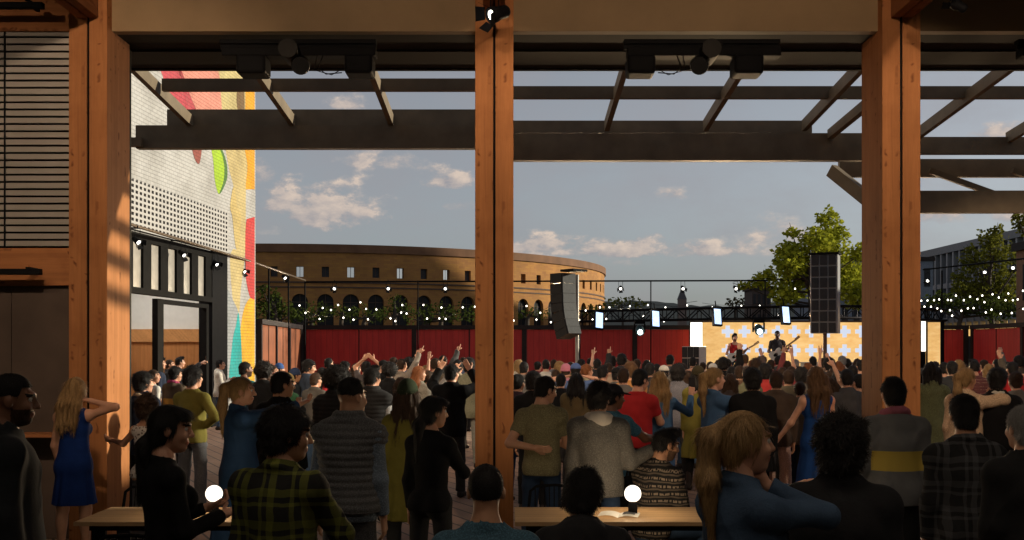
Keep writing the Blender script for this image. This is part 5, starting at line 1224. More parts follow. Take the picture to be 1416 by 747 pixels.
# ---------------------------------------------------------------- light, sky, camera
SD = Vector((.94,.16,.215)).normalized()
sl = bpy.data.lights.new('sun', 'SUN'); sl.energy = 5.0; sl.angle = R(.6); sl.color = (1,.90,.69); so_ = bpy.data.objects.new('sun', sl); COL.objects.link(so_); so_.rotation_euler = Vector((0,0,-1)).rotation_difference(-SD).to_euler()
def spot(name, pos, target, energy, col, size, blend=.6, rad=.1):
    l = bpy.data.lights.new(name, 'SPOT'); l.energy = energy; l.color = col; l.spot_size = R(size); l.spot_blend = blend; l.shadow_soft_size = rad
    o = bpy.data.objects.new(name, l); COL.objects.link(o); o.location = pos; o.rotation_euler = Vector((0,0,-1)).rotation_difference((Vector(target)-Vector(pos)).normalized()).to_euler(); return o
WARM = (1,.73,.50)
for i, (x, y, z, tx, tz, e, sz) in enumerate([(-2.6,4.6,6.1,-4.4,3.4,560,50), (.6,4.6,6.1,-.2,3.2,760,36), (4.6,4.6,6.1,4.0,3.2,840,38), (1.9,4.2,6.2,2,6.1,480,58), (-2.5,4.2,6.2,-2.3,6.1,480,58), (-6.2,4.6,6.1,-6.4,3.6,250,56)]):
    d_ = (Vector((tx,10.8,tz))-Vector((x,y,z))).normalized(); spotlight((x,y,z), d_, .12, ['ceiling spotlight aimed at the column by the louvres','ceiling spotlight aimed at the middle column','ceiling spotlight aimed at the column by the big speaker','ceiling spotlight washing the header between two columns','ceiling spotlight washing the header over the mural side','ceiling spotlight aimed at the louvred panel'][i], group='spotlights in the hall', barn=False, hang=.2)
    spot('hall_spot', Vector((x,y,z))+d_*.08, (tx,10.8,tz), e, WARM, sz)
for x, y, tx, ty, e in ((3.0,35.6,-1,24,2600), (6.6,34.0,4,20,3600), (9.6,33.2,9,18,3600), (12.4,33.6,12,20,3200), (1.6,36.6,-.5,25,1800)):
    spot('stage_spot', (x,y,3.2), (tx,ty,.6), e, (1,.70,.40), 62, .7, .2)
for a_, b_ in (((12.0,33.2,3.2),(7.1,33.5,1.7)), ((4.4,35.2,3.2),(8.5,33.5,1.8)), ((12.4,33.2,3.2),(8.5,33.5,1.8))): spot('stage_spot', a_, b_, 420, (1,.85,.7), 40)
for i, (x, y) in enumerate(((-4.2,3.2), (.6,3.2), (5.2,3.2), (-4.2,-1.8), (.6,-1.8), (5.2,-1.8))):  # unseen fill panels, added to lift the dark foreground people
    t = empty('fill_panel', (x,y,6.38), 0, 'warm ceiling panel lamp of the hall, number %d of six' % (i+1) if False else ['warm ceiling panel lamp over the woman in black','warm ceiling panel lamp over the seated men','warm ceiling panel lamp over the denim jacket','warm ceiling panel lamp at the rear by the louvre side','warm ceiling panel lamp at the rear middle','warm ceiling panel lamp at the rear far side'][i], 'lamp', 'ceiling panel lamps of the hall')
    MB().box((-.62,-.32,-.06), (.62,.32,0), bev=.01).build('housing', BLACK, t); MB().box((-.58,-.28,-.065), (.58,.28,-.0605)).build('diffuser', m_emit('fill_diffuser', (1,.72,.45), 1.2), t)
    l = bpy.data.lights.new('fill_light', 'AREA'); l.shape = 'RECTANGLE'; l.size = 1.1; l.size_y = .5; l.energy = 26; l.color = (1,.84,.66); o = bpy.data.objects.new('fill_light', l); COL.objects.link(o); o.parent = t; o.location = (0,0,-.08)
for y_, s_ in ((23.2, 0), (26.2, 0)):
    l = bpy.data.lights.new('shop_light', 'AREA'); l.size = 1.4; l.energy = 60; l.color = (1,.92,.8); o = bpy.data.objects.new('shop_light', l); COL.objects.link(o); o.location = (-7.3-.077*(30-y_)-1.7, y_-.3, 4.3)
for i, o in enumerate(LS): spot('rail_spot', Vector(o.location)+Vector((.12,-.06,-.1)), Vector(o.location)+Vector((5,-1.5,-3.2)), 120, (1,.8,.55), 70)
for px in (463,616,858,1017): spot('rail_spot', (xat(px,38),37.8,zat(401,38)), (xat(px,38),28,1.4), 500, (1,.8,.55), 60)
for x, tx in ((-2.25,-1.5), (2.0,4.0), (6.2,9.5)): spot('crowd_fill_spot', (x,11.5,4.95), (tx,20,.2), 950, (1,.74,.48), 52, .8, .15)  # added fill on the crowd's backs; the rigs themselves are unlit

wd_ = bpy.data.worlds.new('World'); scene.world = wd_; wd_.use_nodes = True; nt = wd_.node_tree; bgn = nt.nodes['Background']
sky = nt.nodes.new('ShaderNodeTexSky'); sky.sky_type = 'NISHITA'; sky.sun_disc = False; sky.sun_elevation = math.asin(SD.z); sky.sun_rotation = math.atan2(SD.x, SD.y); sky.air_density = 1.0; sky.dust_density = 1.0; sky.ozone_density = 5.0
tc = nt.nodes.new('ShaderNodeTexCoord'); D3 = xyz(nt, tc.outputs['Generated'])
az = math_(nt, 'ARCTAN2', D3[0], D3[1]); el = math_(nt, 'ARCSINE', D3[2])
cmb = nt.nodes.new('ShaderNodeCombineXYZ'); nt.links.new(az, cmb.inputs[0]); nt.links.new(math_(nt, 'MULTIPLY', el, 1.7), cmb.inputs[1]); P2 = cmb.outputs[0]
n1 = noise(nt, P2, 30, 8, .62); n2 = noise(nt, P2, 9, 6, .6); n1b = math_(nt, 'SUBTRACT', n1, .5); mp = nt.nodes.new('ShaderNodeMapping'); mp.inputs['Location'].default_value = (.010,.009,0); nt.links.new(P2, mp.inputs[0]); rel = math_(nt, 'MULTIPLY', math_(nt, 'SUBTRACT', n1, noise(nt, mp.outputs[0], 30, 8, .62)), 3.2)
CL = [(450,289,62,36,1),(615,249,38,15,.95),(522,222,46,16,.75),(360,240,16,16,.6),(375,320,18,7,.6),(480,145,22,12,.8),(930,271,17,10,.85),(750,344,52,17,1),(870,345,60,14,1),(965,347,60,11,.9),(1080,330,55,22,.7),(1030,345,40,14,.6),(800,365,60,8,.35),(1385,182,32,10,.8),(1310,300,60,14,.7),(1400,300,30,10,.6),(640,285,20,9,.4),(420,160,24,9,.3),(1180,105,30,14,.3),(1180,250,24,12,.3)]
tot = None; shade = None
for px, py, rx_, ry_, a_ in CL:
    A0 = math.atan2(px-CX, F); E0 = math.atan2(HY-py, math.hypot(F, px-CX))
    dx = math_(nt, 'MULTIPLY', math_(nt, 'SUBTRACT', az, A0), F/(rx_*1.3)); dy = math_(nt, 'MULTIPLY', math_(nt, 'SUBTRACT', el, E0), F/(ry_*1.3))
    dyn = math_(nt, 'MULTIPLY', dy, math_(nt, 'MULTIPLY_ADD', math_(nt, 'LESS_THAN', dy, 0.0), .7, 1.0))     # flatter underside
    r2 = math_(nt, 'ADD', math_(nt, 'MULTIPLY', dx, dx), math_(nt, 'MULTIPLY', dyn, dyn))
    v_ = math_(nt, 'MULTIPLY', math_(nt, 'SUBTRACT', math_(nt, 'ADD', 1.1, math_(nt, 'MULTIPLY', n1b, 5.5)), r2), a_*1.15, clamp=True)
    sh_ = math_(nt, 'MULTIPLY', v_, math_(nt, 'MULTIPLY_ADD', math_(nt, 'ADD', math_(nt, 'ADD', dy, math_(nt, 'MULTIPLY', dx, .45)), math_(nt, 'MULTIPLY', rel, 2.0)), .34, .5, clamp=True))
    tot = v_ if tot is None else math_(nt, 'MAXIMUM', tot, v_); shade = sh_ if shade is None else math_(nt, 'MAXIMUM', shade, sh_)
wisp = math_(nt, 'MULTIPLY', ramp(nt, n2, [(.38, (0,0,0)), (.72, (1,1,1))]), .5)
dens = math_(nt, 'MAXIMUM', math_(nt, 'MULTIPLY', tot, .85, clamp=True), wisp)
ccol = mix(nt, shade, (2.2,2.1,2.25), (4.9,3.95,3.25))
hsv = nt.nodes.new('ShaderNodeHueSaturation'); hsv.inputs['Saturation'].default_value = .36; nt.links.new(sky.outputs[0], hsv.inputs['Color']); fin = mix(nt, dens, mix(nt, 1.0, hsv.outputs[0], (.82,.79,.75), 'MULTIPLY'), ccol); nt.links.new(fin, bgn.inputs[0]); bgn.inputs[1].default_value = .13
cam = bpy.data.cameras.new('camera'); co = bpy.data.objects.new('camera', cam); COL.objects.link(co); co.location = (0,0,EYE); co.rotation_euler = (R(90),0,0); cam.sensor_width = 36; cam.lens = F/1416*36; cam.shift_y = (HY-373.5)/1416; cam.clip_end = 8000; scene.camera = co
vs = scene.view_settings; vs.view_transform = 'Standard'; vs.look = 'None'; vs.exposure = .2; vs.gamma = 1; vs.use_curve_mapping = False
cy = scene.cycles; cy.use_denoising = True; cy.max_bounces = 5; cy.diffuse_bounces = 3; cy.glossy_bounces = 2; cy.transmission_bounces = 2; cy.sample_clamp_indirect = 4; cy.use_light_tree = True; cy.caustics_reflective = False; cy.caustics_refractive = False
# ---------------------------------------------------------------- people
BLK, CHAR, NVY, GRY = (.008,.008,.009), (.028,.028,.03), (.018,.026,.05), (.11,.105,.10)
DEN, BLUE, ROYAL = ((.035,.062,.11),'denim'), (.025,.06,.135), (.010,.035,.18)
OLV, GRN, RED_, MAR = (.16,.14,.03), (.04,.12,.06), (.42,.025,.03), (.10,.015,.02)
TAN, BRN, WHT, PNK, ORG, TEAL = (.36,.27,.18), (.10,.065,.04), (.62,.60,.55), (.55,.22,.28), (.42,.20,.07), (.03,.16,.18)
SK = dict(l=(.60,.33,.22), m=(.46,.25,.15), b=(.22,.105,.06), d=(.08,.042,.028))
HR = dict(k=(.010,.008,.008), b=(.045,.022,.011), l=(.34,.205,.085), r=(.22,.075,.025), g=(.28,.27,.26), m=(.12,.06,.025))
FG, CG = 'people standing in the hall', 'concert crowd'
def P(px, yt, s, yaw, sex, hair, hc, top, tc_, bot, bc, aR, aL, label, sk='l', group=CG, vox=None, eyes=None, over=None, oc=None, hatc=None, colc=None, z0=0, scale=None, shoe=None, **kw):
    vox = vox or (.0085 if s > 180 else .011 if s > 100 else .014)
    spec = dict(sex=sex, hair=hair, top=top, bottom=bot, armR=aR, armL=aL, vox=vox, seed=int(px*7+yt), over=over, eyes=(s > 140) if eyes is None else eyes, **kw)
    look = dict(skin=SK[sk], hair=HR[hc], top=tc_, bottom=bc or NVY)
    if oc: look['over'] = oc
    if hatc: look['hat'] = hatc
    if colc: look['collar'] = colc
    return place_person(spec, look, px, yt, s, yaw, label, group, z0=z0, scale=scale)
def phone(fig, sg, label):
    root, g, sc = fig; p = hand_world(root, g, sc, sg, .1); t = empty('phone', p, root.rotation_euler.z, label, 'phone', 'phones held up in the crowd')
    MB().box((-.037,.018,-.03), (.037,.028,.125), bev=.004).build('case', BLACK, t); MB().box((-.033,.0165,-.026), (.033,.0178,.121)).build('screen', m_plain('phone_glass', (.03,.03,.035), .1, bmp=0), t)
    return t
def stool(fig, label):
    root, g, sc = fig; M = Matrix.Translation(root.location) @ Matrix.Rotation(root.rotation_euler.z, 4, 'Z'); h = (g.P[2]-.135)*sc; p = M @ Vector((0,-.02*sc,0))
    t = empty('stool', (p.x,p.y,.002), root.rotation_euler.z, label, 'stool', 'stools in the hall')
    MB().box((-.19,-.17,h-.035), (.19,.17,h), bev=.012).build('seat', m_wood('stool_seat', (.2,.1,.045), 'X', False), t)
    for sx in (-1,1):
        for sy in (-1,1): MB().tube([(sx*.14,sy*.12,h-.036), (sx*.19,sy*.17,0)], .014, n=8).build('leg', BLACK, t)
# --- nearest
P(18,517,270,62,'m','fade','k','coat',(.02,.022,.026),'trousers',BLK,'down','down','bearded man in a dark coat standing at the picture edge in profile','b',FG,head=(12,4),beard=True,hem=-.35,bulk=1.05)
P(106,522,148,8,'f','long','l','dress',ROYAL,None,None,'head','slack','long haired blonde woman in a short royal blue dress, hand behind her head','l',FG,hem=-.40,flare=.95,head=(8,8))
P(205,545,146,18,'f','curly','b','cami',((.55,.50,.46),'print',(.10,.06,.05)),'jeans',(.10,.10,.11),'slack',((.75,.3,-.5),(.85,.3,.1),'relaxed'),'curly haired woman in a floral strappy top reaching towards the sunlit column','m',FG)
P(199,513,122,28,'m','thick','k','jacket',NVY,'trousers',BLK,'down','down','man in a navy jacket with a beige collar beside the sunlit column','l',FG,over=None,head=(18,0),collar='collar',colc=(.42,.32,.22))
f=P(236,560,270,52,'f','lowtail','k','long',BLK,'trousers',BLK,((.12,.2,-1),(-.25,.95,.25),'grip'),((.12,.2,-1),(-.3,.95,.3),'grip'),'dark haired woman in a black long sleeved top, in profile before the lamp table','l',FG,head=(26,6)); phone(f,1,'dark phone in the hands of the woman in black at the lamp table')
P(335,521,158,62,'f','ponytail','l','coat',BLUE,'trousers',NVY,((.2,.85,.1),(-.25,.9,.35),'relaxed'),((.1,.9,.05),(-.2,.9,.35),'fist'),'blonde woman in a long blue coat, both arms lifted before her, in profile','l',FG,head=(18,2),hem=-.66,flare=1.12,shoes='boots')
P(398,560,300,18,'m','thick','k','shirt',((.020,.020,.018),'plaid',(.16,.17,.03)),'jeans',NVY,'chest','down','man in a black and yellow plaid shirt, face turned in profile','m',FG,head=(48,6),bulk=1.02)
P(487,522,207,12,'m','fade','k','shirt',((.12,.15,.19),'heather'),'trousers',((.05,.05,.052),'heather'),'down','down','man in a grey quilted vest over blue sleeves seen from behind','m',FG,over='vest',oc=((.085,.085,.088),'heather'),head=(28,2),bulk=1.05)
P(564,524,160,5,'f','long','b','coat',OLV,'slim',CHAR,'down','down','person in mustard coat and dark green knitted hat behind the low black ponytail','l',FG,hat='beanie',hatc=((.025,.035,.018),'knit'),hem=-.42,shoes='boots')
P(600,547,190,22,'f','lowtail','k','long',BLK,'slim',CHAR,'chest','down','slim woman with a low black ponytail and fitted black top','m',FG,head=(38,4),tilt=0)
f=P(672,628,288,0,'m','buzz','k','tee',((.04,.085,.12),'heather'),'jeans',NVY,'lap','lap','broad man in a teal blue t-shirt sitting below the middle column','m',FG,legR='sit_wide',legL='sit_wide',lean=6,bulk=1.14,scale=1.07); stool(f,'wooden stool under the man in the teal blue t-shirt')
f=P(808,655,262,0,'m','thick','k','hoodie',(.018,.018,.02),'jeans',NVY,'chin','lap','man in a black hoodie sitting at the booklet table, chin on his hand','m',FG,legR='sit',legL='sit',lean=14,head=(22,14),bulk=1.08,scale=1.0); stool(f,'wooden stool under the man in the black hoodie')
f=P(921,597,172,48,'m','quiff','k','sweater',((.014,.013,.013),'stripe',(.22,.17,.13)),'jeans',DEN,'lap','lap','man in a dark striped knit sweater sitting behind the booklet table in profile','m',FG,legR='sit',legL='sit',lean=12,head=(22,14),beard=True,scale=1.0,bulk=1.06); stool(f,'wooden stool under the man in the striped sweater')
P(829,527,172,6,'m','thick','k','hoodie',((.085,.08,.074),'heather'),'jeans',((.02,.035,.07),'denim'),((.3,.1,-1),(.85,.45,.4),'open'),'down','man in a grey fleece jacket with a pale hood, one palm held out','m',FG,head=(20,2),bulk=1.16,collar='hood',colc=(.42,.38,.34))
P(755,520,152,14,'m','short','k','tee',((.17,.15,.085),'heather'),'jeans',((.02,.035,.07),'denim'),'cross','back','man in an olive tan t-shirt and jeans, looking down, arm folded behind him','l',FG,head=(44,14))
P(1031,568,352,62,'f','ponytail','l','denim',((.034,.057,.098),'denim'),'jeans',DEN,((.16,.97,-.1),(-.62,-.62,.42),'relaxed'),((.3,.9,-.1),(.1,.95,.1),'relaxed'),'blonde woman with long ponytail and denim jacket, arm resting on a shoulder','l',FG,head=(16,0))
P(1162,572,326,10,'m','curly','k','jacket',(.017,.017,.019),'trousers',BLK,'down','down','man with thick round dark hair and black jacket next to the denim jacket','m',FG,bulk=1.16,head=(6,0))
P(1235,521,186,4,'m','short','k','hoodie',((.14,.14,.142),'band',(.46,.34,.07)),'trousers',BLK,'down','slack','man in a grey jacket with a broad yellow band, in front of the timber column','l',FG,head=(0,4),bulk=1.1,collar='scarf',colc=(.32,.10,.14))
P(1333,545,230,4,'m','buzz','k','shirt',((.018,.018,.019),'plaid',(.085,.085,.09)),'trousers',BLK,'down','down','man in a black and grey checked shirt seen from behind, near the picture edge','m',FG,head=(4,4),hair_=None) if False else P(1333,545,230,4,'m','short','k','shirt',((.018,.018,.019),'plaid',(.085,.085,.09)),'trousers',BLK,'down','down','man in a black and grey checked shirt seen from behind, near the picture edge','m',FG,head=(4,4),bulk=1.05)
P(1415,560,262,-10,'m','short','g','jacket',(.014,.014,.015),'trousers',BLK,'down','down','grey haired man in a black jacket cut off by the picture edge','l',FG,bulk=1.15)
# --- in front of the shopfront
P(268,506,116,20,'m','thick','k','sweater',((.15,.13,.028),'knit'),'trousers',((.06,.06,.065),'heather'),'hip','down','man in an olive yellow sweater with a hand on his hip, by the shopfront','l',head=(16,0))
P(243,507,84,28,'m','thick','k','hoodie',((.11,.08,.055),'band',(.45,.24,.05)),'trousers',CHAR,'down','down','person in a brown jacket with an orange band and pink scarf, by the shopfront','l',head=(20,0),collar='scarf',colc=(.4,.06,.14))
P(213,511,80,40,'f','bob','b','tee',WHT,'jeans',DEN,'down','down','person in a white shirt between navy jacket and brown jacket','l',head=(40,0))
P(222,494,62,75,'m','quiff','k','blazer',NVY,'trousers',NVY,'down','down','man in a navy suit and white collar in profile in front of the shop wall','l')
P(235,497,59,78,'m','short','b','blazer',CHAR,'trousers',CHAR,'down','down','man in a charcoal suit just behind the navy suit','l')
f=P(249,493,58,60,'m','quiff','k','shirt',(.05,.05,.055),'trousers',BLK,((.45,.75,.3),(.35,.8,.5),'grip'),'down','man with a dark quiff stretching out a phone, by the shop door frame','l'); phone(f,1,'phone held out in front of the black shop pier')
P(305,497,57,78,'m','short','k','hoodie',((.50,.47,.42),'heather'),'jeans',DEN,'phone','phone','man in a pale grey hoodie and blue jeans in front of the mural','l')
P(340,500,86,34,'m','short','k','tee',TEAL,'trousers',CHAR,((.35,.8,-.2),(-.35,.6,.75),'fist'),'down','bearded man in a teal t-shirt behind the blonde in the blue coat','b',beard=True,head=(24,0))
P(366,499,88,20,'m','afro','k','jacket',BLK,'trousers',BLK,'down','down','person with an afro and black jacket at the end of the mural','d',head=(35,0))
P(378,505,72,66,'f','bob','b','jacket',CHAR,'trousers',BLK,'down','down','person with a lit face between the afro and the blue knitted hat','l',head=(25,0))
P(387,502,64,60,'m','short','b','jacket',NVY,'trousers',BLK,'down','down','person in a bright blue knitted hat in front of the rusty fence','l',hat='beanie',hatc=((.05,.11,.30),'knit'))
P(409,509,78,64,'m','short','k','jacket',(.02,.025,.03),'trousers',BLK,'down','down','person in a dull blue knitted hat and black coat by the fence corner','m',hat='beanie',hatc=((.035,.055,.12),'knit'))
P(399,516,96,40,'m','short','b','hoodie',GRN,'trousers',CHAR,'down','down','person in a tan knitted hat and green hoodie','l',hat='beanie',hatc=((.30,.22,.09),'knit'),head=(15,0))
P(391,513,148,22,'m','short','k','jacket',BLK,'trousers',BLK,'down','down','dark haired man in a black jacket behind the plaid shirt','m',head=(34,2))
P(428,497,78,62,'m','thick','k','blazer',(.045,.06,.09),'trousers',NVY,'down','down','man in a grey blue suit with white collar in profile against the dark red fence','l',head=(12,12))
P(446,508,68,35,'f','long','k','long',RED_,'slim',BLK,'brow','down','woman in a red top shading her eyes, behind the black puffer','l')
P(467,504,128,26,'m','afro','k','puffer',BLK,'trousers',BLK,'down','down','man with a big afro and black puffer jacket behind the quilted vest','d',head=(20,0))
P(515,506,120,10,'m','quiff','k','shirt',((.30,.30,.31),'heather'),'trousers',CHAR,'down','down','man in a dark quilted vest with pale grey sleeves behind the mustard coat','l',over='vest',oc=(.03,.03,.032),head=(20,0))
P(625,503,104,8,'m','short','k','jacket',BLK,'trousers',CHAR,((.45,.6,.2),(-.5,.25,.75),'open'),((.4,.7,.25),(-.35,.3,.8),'point'),'man in a black padded jacket raising both forearms, close to the middle column','l',head=(20,0))
P(592,512,86,8,'m','short','b','jacket',((.15,.14,.135),'heather'),'trousers',CHAR,((.45,.55,.6),(.45,.5,.75),'point'),'down','person in a grey jacket pointing up towards the stage, beside the black padded jacket','l')
P(580,506,88,24,'f','long','r','jacket',((.16,.15,.13),'heather'),'jeans',DEN,'down','down','red haired woman with a glowing face behind the mustard coat','l',head=(30,0))
P(649,494,84,8,'m','thick','k','jacket',((.14,.14,.10),'heather'),'trousers',((.16,.16,.15),'heather'),'down','down','man in a grey green jacket and pale trousers touching the middle column','l')
P(540,500,78,30,'m','afro','k','jacket',BLK,'trousers',BLK,'down','down','man with an afro and black jacket just above the mustard coat','d')
P(531,497,72,40,'m','short','k','hoodie',BLK,'trousers',BLK,'down','down','person in a black cap and black hoodie behind the quilted vest with pale sleeves','b',hat='cap',hatc=BLK)
P(556,496,70,40,'m','short','b','shirt',(.3,.26,.22),'trousers',CHAR,'point','down','person in a pale shirt pointing with a lit arm towards the stage','l')
P(603,495,70,18,'m','short','b','tee',(.20,.16,.12),'trousers',CHAR,'phone_up','wave','person in a tan t-shirt with both arms bent up, near the middle column','l',head=(30,0))
# --- past the middle column
P(718,497,68,50,'f','bob','l','shirt',WHT,'jeans',DEN,'down','down','fair haired person in a white shirt at the edge of the middle column','l')
P(725,500,76,20,'m','short','k','jacket',((.16,.155,.15),'heather'),'trousers',CHAR,'down','down','dark haired person in a grey jacket and headphones band, past the middle column','l')
P(717,517,108,30,'f','bun','k','jacket',(.05,.03,.045),'jeans',BLUE,((.25,.8,-.3),(-.4,.9,.2),'relaxed'),'cross','woman in a dark plum jacket and long blue skirt half hidden by the middle column','m')
P(738,513,114,10,'m','thick','k','jacket',BLK,'trousers',BLK,'down','down','man with thick black hair and black jacket behind the olive tan t-shirt','m',head=(10,0))
P(755,497,64,5,'m','short','k','tee',WHT,'trousers',CHAR,'down','down','man in a white t-shirt standing against the red fence','l')
P(768,511,80,-8,'m','short','b','jacket',(.11,.085,.05),'trousers',CHAR,'down','down','person in a brown jacket below the white t-shirt','l')
P(775,499,72,60,'f','bob','l','denim',((.09,.17,.36),'denim'),'jeans',DEN,'down','down','fair haired person in a light denim jacket below the curved speaker','l')
P(783,503,80,20,'m','short','b','hoodie',PNK,'trousers',CHAR,'down','down','person in a pink knitted hat and pink hoodie below the curved speaker','l',hat='beanie',hatc=((.55,.2,.28),'knit'))
P(796,501,84,6,'m','short','k','tee',((.08,.13,.28),'denim'),'trousers',CHAR,'head','head','person in a blue cap resting a bare forearm on the head, by the pale mast','l',hat='cap',hatc=((.07,.11,.26),'denim'))
P(797,515,104,4,'f','long','k','jacket',(.12,.09,.045),'trousers',CHAR,'down','down','woman with long straight black hair and a brown jacket below the blue cap','m')
P(812,503,82,58,'f','ponytail','r','shirt',(.42,.38,.25),'jeans',DEN,'down','down','red haired woman in a cream shirt in profile beside the pale mast','l')
P(826,496,66,10,'m','short','k','jacket',CHAR,'trousers',BLK,'point','down','person pointing up in front of the red fence, beside the red haired woman','m')
P(834,505,88,34,'m','quiff','k','blazer',BLK,'trousers',BLK,'down','down','man in a black blazer in front of the pointing hand','l')
f=P(849,529,148,36,'m','short','k','tee',((.05,.13,.20),'heather'),'trousers',BLK,((.35,.75,-.55),(.25,.95,-.05),'relaxed'),'down','man in a blue t-shirt and dark cap reaching out an arm beside the grey fleece','b',hat='cap',hatc=(.02,.02,.024),head=(30,6))
P(852,507,86,20,'m','short','k','jacket',GRY,'trousers',CHAR,'down','down','person in a grey jacket and black cap turned backwards','m',hat='cap',hatc=BLK,head=(150,0)) if False else P(853,507,86,20,'m','short','k','jacket',GRY,'trousers',CHAR,'down','down','person in a grey jacket and black cap beside the orange t-shirt','m',hat='cap',hatc=BLK)
P(872,500,92,6,'m','thick','m','tee',ORG,'trousers',CHAR,'down','down','man in a dusty orange t-shirt among the crowd before the red fence','l')
P(886,510,120,26,'m','short','k','tee',(.40,.025,.03),'trousers',BLK,((.2,.5,-.85),(-.25,.9,.1),'relaxed'),'down','man in a bright red t-shirt looking down in profile','l',head=(26,12))
f=P(912,513,118,4,'f','long','l','denim',((.045,.10,.19),'denim'),'jeans',((.05,.10,.20),'denim'),((.7,.45,-.4),(.15,.55,.85),'grip'),'slack','woman with very long blonde hair and a blue denim outfit holding a phone up','l'); phone(f,1,'phone raised by the woman with very long blonde hair')
P(965,506,99,2,'f','long','k','coat',OLV,'slim',BLK,'down','down','woman in a mustard coat, dark hair and black boots in front of the speaker stack','l',hat='beanie',hatc=((.03,.024,.012),'knit'),hem=-.48,shoes='boots')
P(989,508,124,56,'f','ponytail','l','jumpsuit',((.04,.085,.17),'denim'),'wide',((.04,.085,.17),'denim'),((.4,.85,.1),(-.35,.85,.25),'relaxed'),'front','woman in a denim jumpsuit with a fair ponytail reaching forward','l',head=(14,0))
P(1040,509,126,4,'m','thick','k','coat',BLK,'trousers',BLK,'down','down','man with thick dark hair in a long black coat below the guitarist','m',hem=-.3,bulk=1.06)
P(1073,513,112,6,'m','short','b','jacket',(.07,.05,.038),'trousers',((.36,.24,.20),'heather'),'down','down','person in a brown jacket and pale pink trousers','m')
P(1090,511,98,4,'m','short','b','hoodie',((.10,.085,.06),'band',(.30,.22,.05)),'trousers',CHAR,'down','down','person in a brown jacket with a yellow band beside the blue dress','l')
P(1128,506,124,-8,'f','long','m','dress',(.012,.05,.19),None,None,'slack',((.4,.3,-.85),(.35,.5,-.7),'relaxed'),'woman with long wavy brown hair and a blue dress, arm held down and out','l',hem=-.56,flare=1.1)
P(1158,512,92,4,'f','long','k','long',BLK,'slim',BLK,'down','down','woman with long straight black hair and black top beside the wavy brown hair','m')
P(1186,517,100,-30,'m','short','k','tee',(.02,.02,.022),'trousers',MAR,'cross','point','man in black t-shirt and dark red trousers folding a bare arm','l')
P(1287,500,106,4,'f','bob','k','coat',((.085,.095,.05),'heather'),'trousers',NVY,'down','down','person with a wide dark bob and moss green coat beside the timber column','l',hem=-.30)
P(1316,499,86,6,'m','short','k','jacket',(.03,.032,.036),'trousers',BLK,'down','flat','person in a dark jacket with one bare arm bent over the head','m')
P(1337,508,126,50,'f','ponytail','l','coat',((.42,.30,.20),'heather'),'trousers',CHAR,((.6,.8,.1),(-.6,.6,.2),'relaxed'),'down','woman in a beige trench coat with a blonde ponytail, arm lifted','l',head=(10,0),hem=-.52)
P(1379,508,126,10,'m','thick','k','jacket',BLK,'trousers',BLK,'down','down','black haired man in a black jacket with a white collar beside the trench coat','l',head=(14,0),collar='collar',colc=(.6,.57,.5))
P(1347,497,80,10,'m','quiff','k','sweater',((.10,.03,.035),'stripe',(.2,.12,.1)),'trousers',CHAR,'down','down','person in a maroon striped sweater behind the trench coat','l')
P(1367,503,78,8,'f','bob','l','jacket',(.12,.10,.08),'trousers',CHAR,'up','down','fair haired person raising a hand before the bright red fence','l')
P(1399,500,84,-6,'m','short','k','sweater',RED_,'trousers',CHAR,'head','down','person in a red sweater folding an arm over the head at the picture edge','l')
P(1404,514,112,6,'f','bun','b','jacket',(.16,.15,.14),'trousers',CHAR,'down','down','person in a grey jacket below the red sweater at the picture edge','l')
P(908,503,74,8,'m','short','k','tee',(.25,.22,.18),'trousers',CHAR,'flat','down','person stretching a brightly lit bare arm sideways in front of the red fence','l')
P(918,504,82,6,'m','short','k','jacket',CHAR,'trousers',BLK,'down','down','person in a white cap and charcoal jacket below the bare lit arm','m',hat='cap',hatc=WHT)
P(938,503,92,24,'m','curly','k','jacket',((.10,.10,.12),'heather'),'trousers',CHAR,'down','down','curly haired man in a slate jacket beside the speaker stack','l')
P(951,512,84,0,'f','bob','b','tee',(.40,.08,.11),'jeans',DEN,'down','down','person in a raspberry t-shirt half behind the mustard coat','l')
# --- rows nearer the stage
rows = []
def far(px, s, H, yaw, sex, hair, hc, top, colour, cname, aR='down', aL='down', sk='l', hat=None, hatc=None, hatn=None, bot=None): rows.append((px, s, H, yaw, sex, hair, hc, top, colour, cname, aR, aL, sk, hat, hatc, hatn, bot))
far(982,66,1.72,10,'m','short','b','tee',(.3,.26,.2),'cream'); far(986,72,1.76,12,'m','short','k','jacket',CHAR,'charcoal',hat='cap',hatc=WHT,hatn='white'); far(1001,74,1.80,8,'m','thick','k','jacket',BLK,'black','fist'); far(1012,80,1.72,2,'m','thick','k','hoodie',(.05,.04,.05),'plum')
far(1023,88,1.74,8,'m','short','b','jacket',(.12,.07,.045),'chestnut','cross'); far(1034,92,1.66,0,'f','bun','b','jacket',(.10,.10,.06),'moss'); far(1046,76,1.78,2,'m','thick','b','shirt',(.16,.07,.05),'rust'); far(1058,86,1.72,4,'m','curly','k','hoodie',(.30,.03,.03),'red')
far(1082,82,1.72,-4,'f','bob','b','jacket',(.14,.05,.04),'brick red'); far(1094,76,1.66,-6,'m','short','b','sweater',(.24,.05,.05),'coral'); far(1107,90,1.68,-6,'m','curly','k','hoodie',(.09,.08,.07),'brown'); far(1117,74,1.70,-6,'f','bob','r','tee',(.22,.13,.08),'tan','horns','horns')
far(1132,72,1.70,-10,'m','short','b','tee',(.12,.12,.14),'slate','up'); far(1146,78,1.80,-10,'m','thick','k','jacket',(.05,.045,.05),'black'); far(1139,66,1.74,-6,'m','short','b','shirt',(.16,.12,.1),'taupe'); far(1159,70,1.74,-10,'f','long','r','tee',(.12,.02,.02),'maroon')
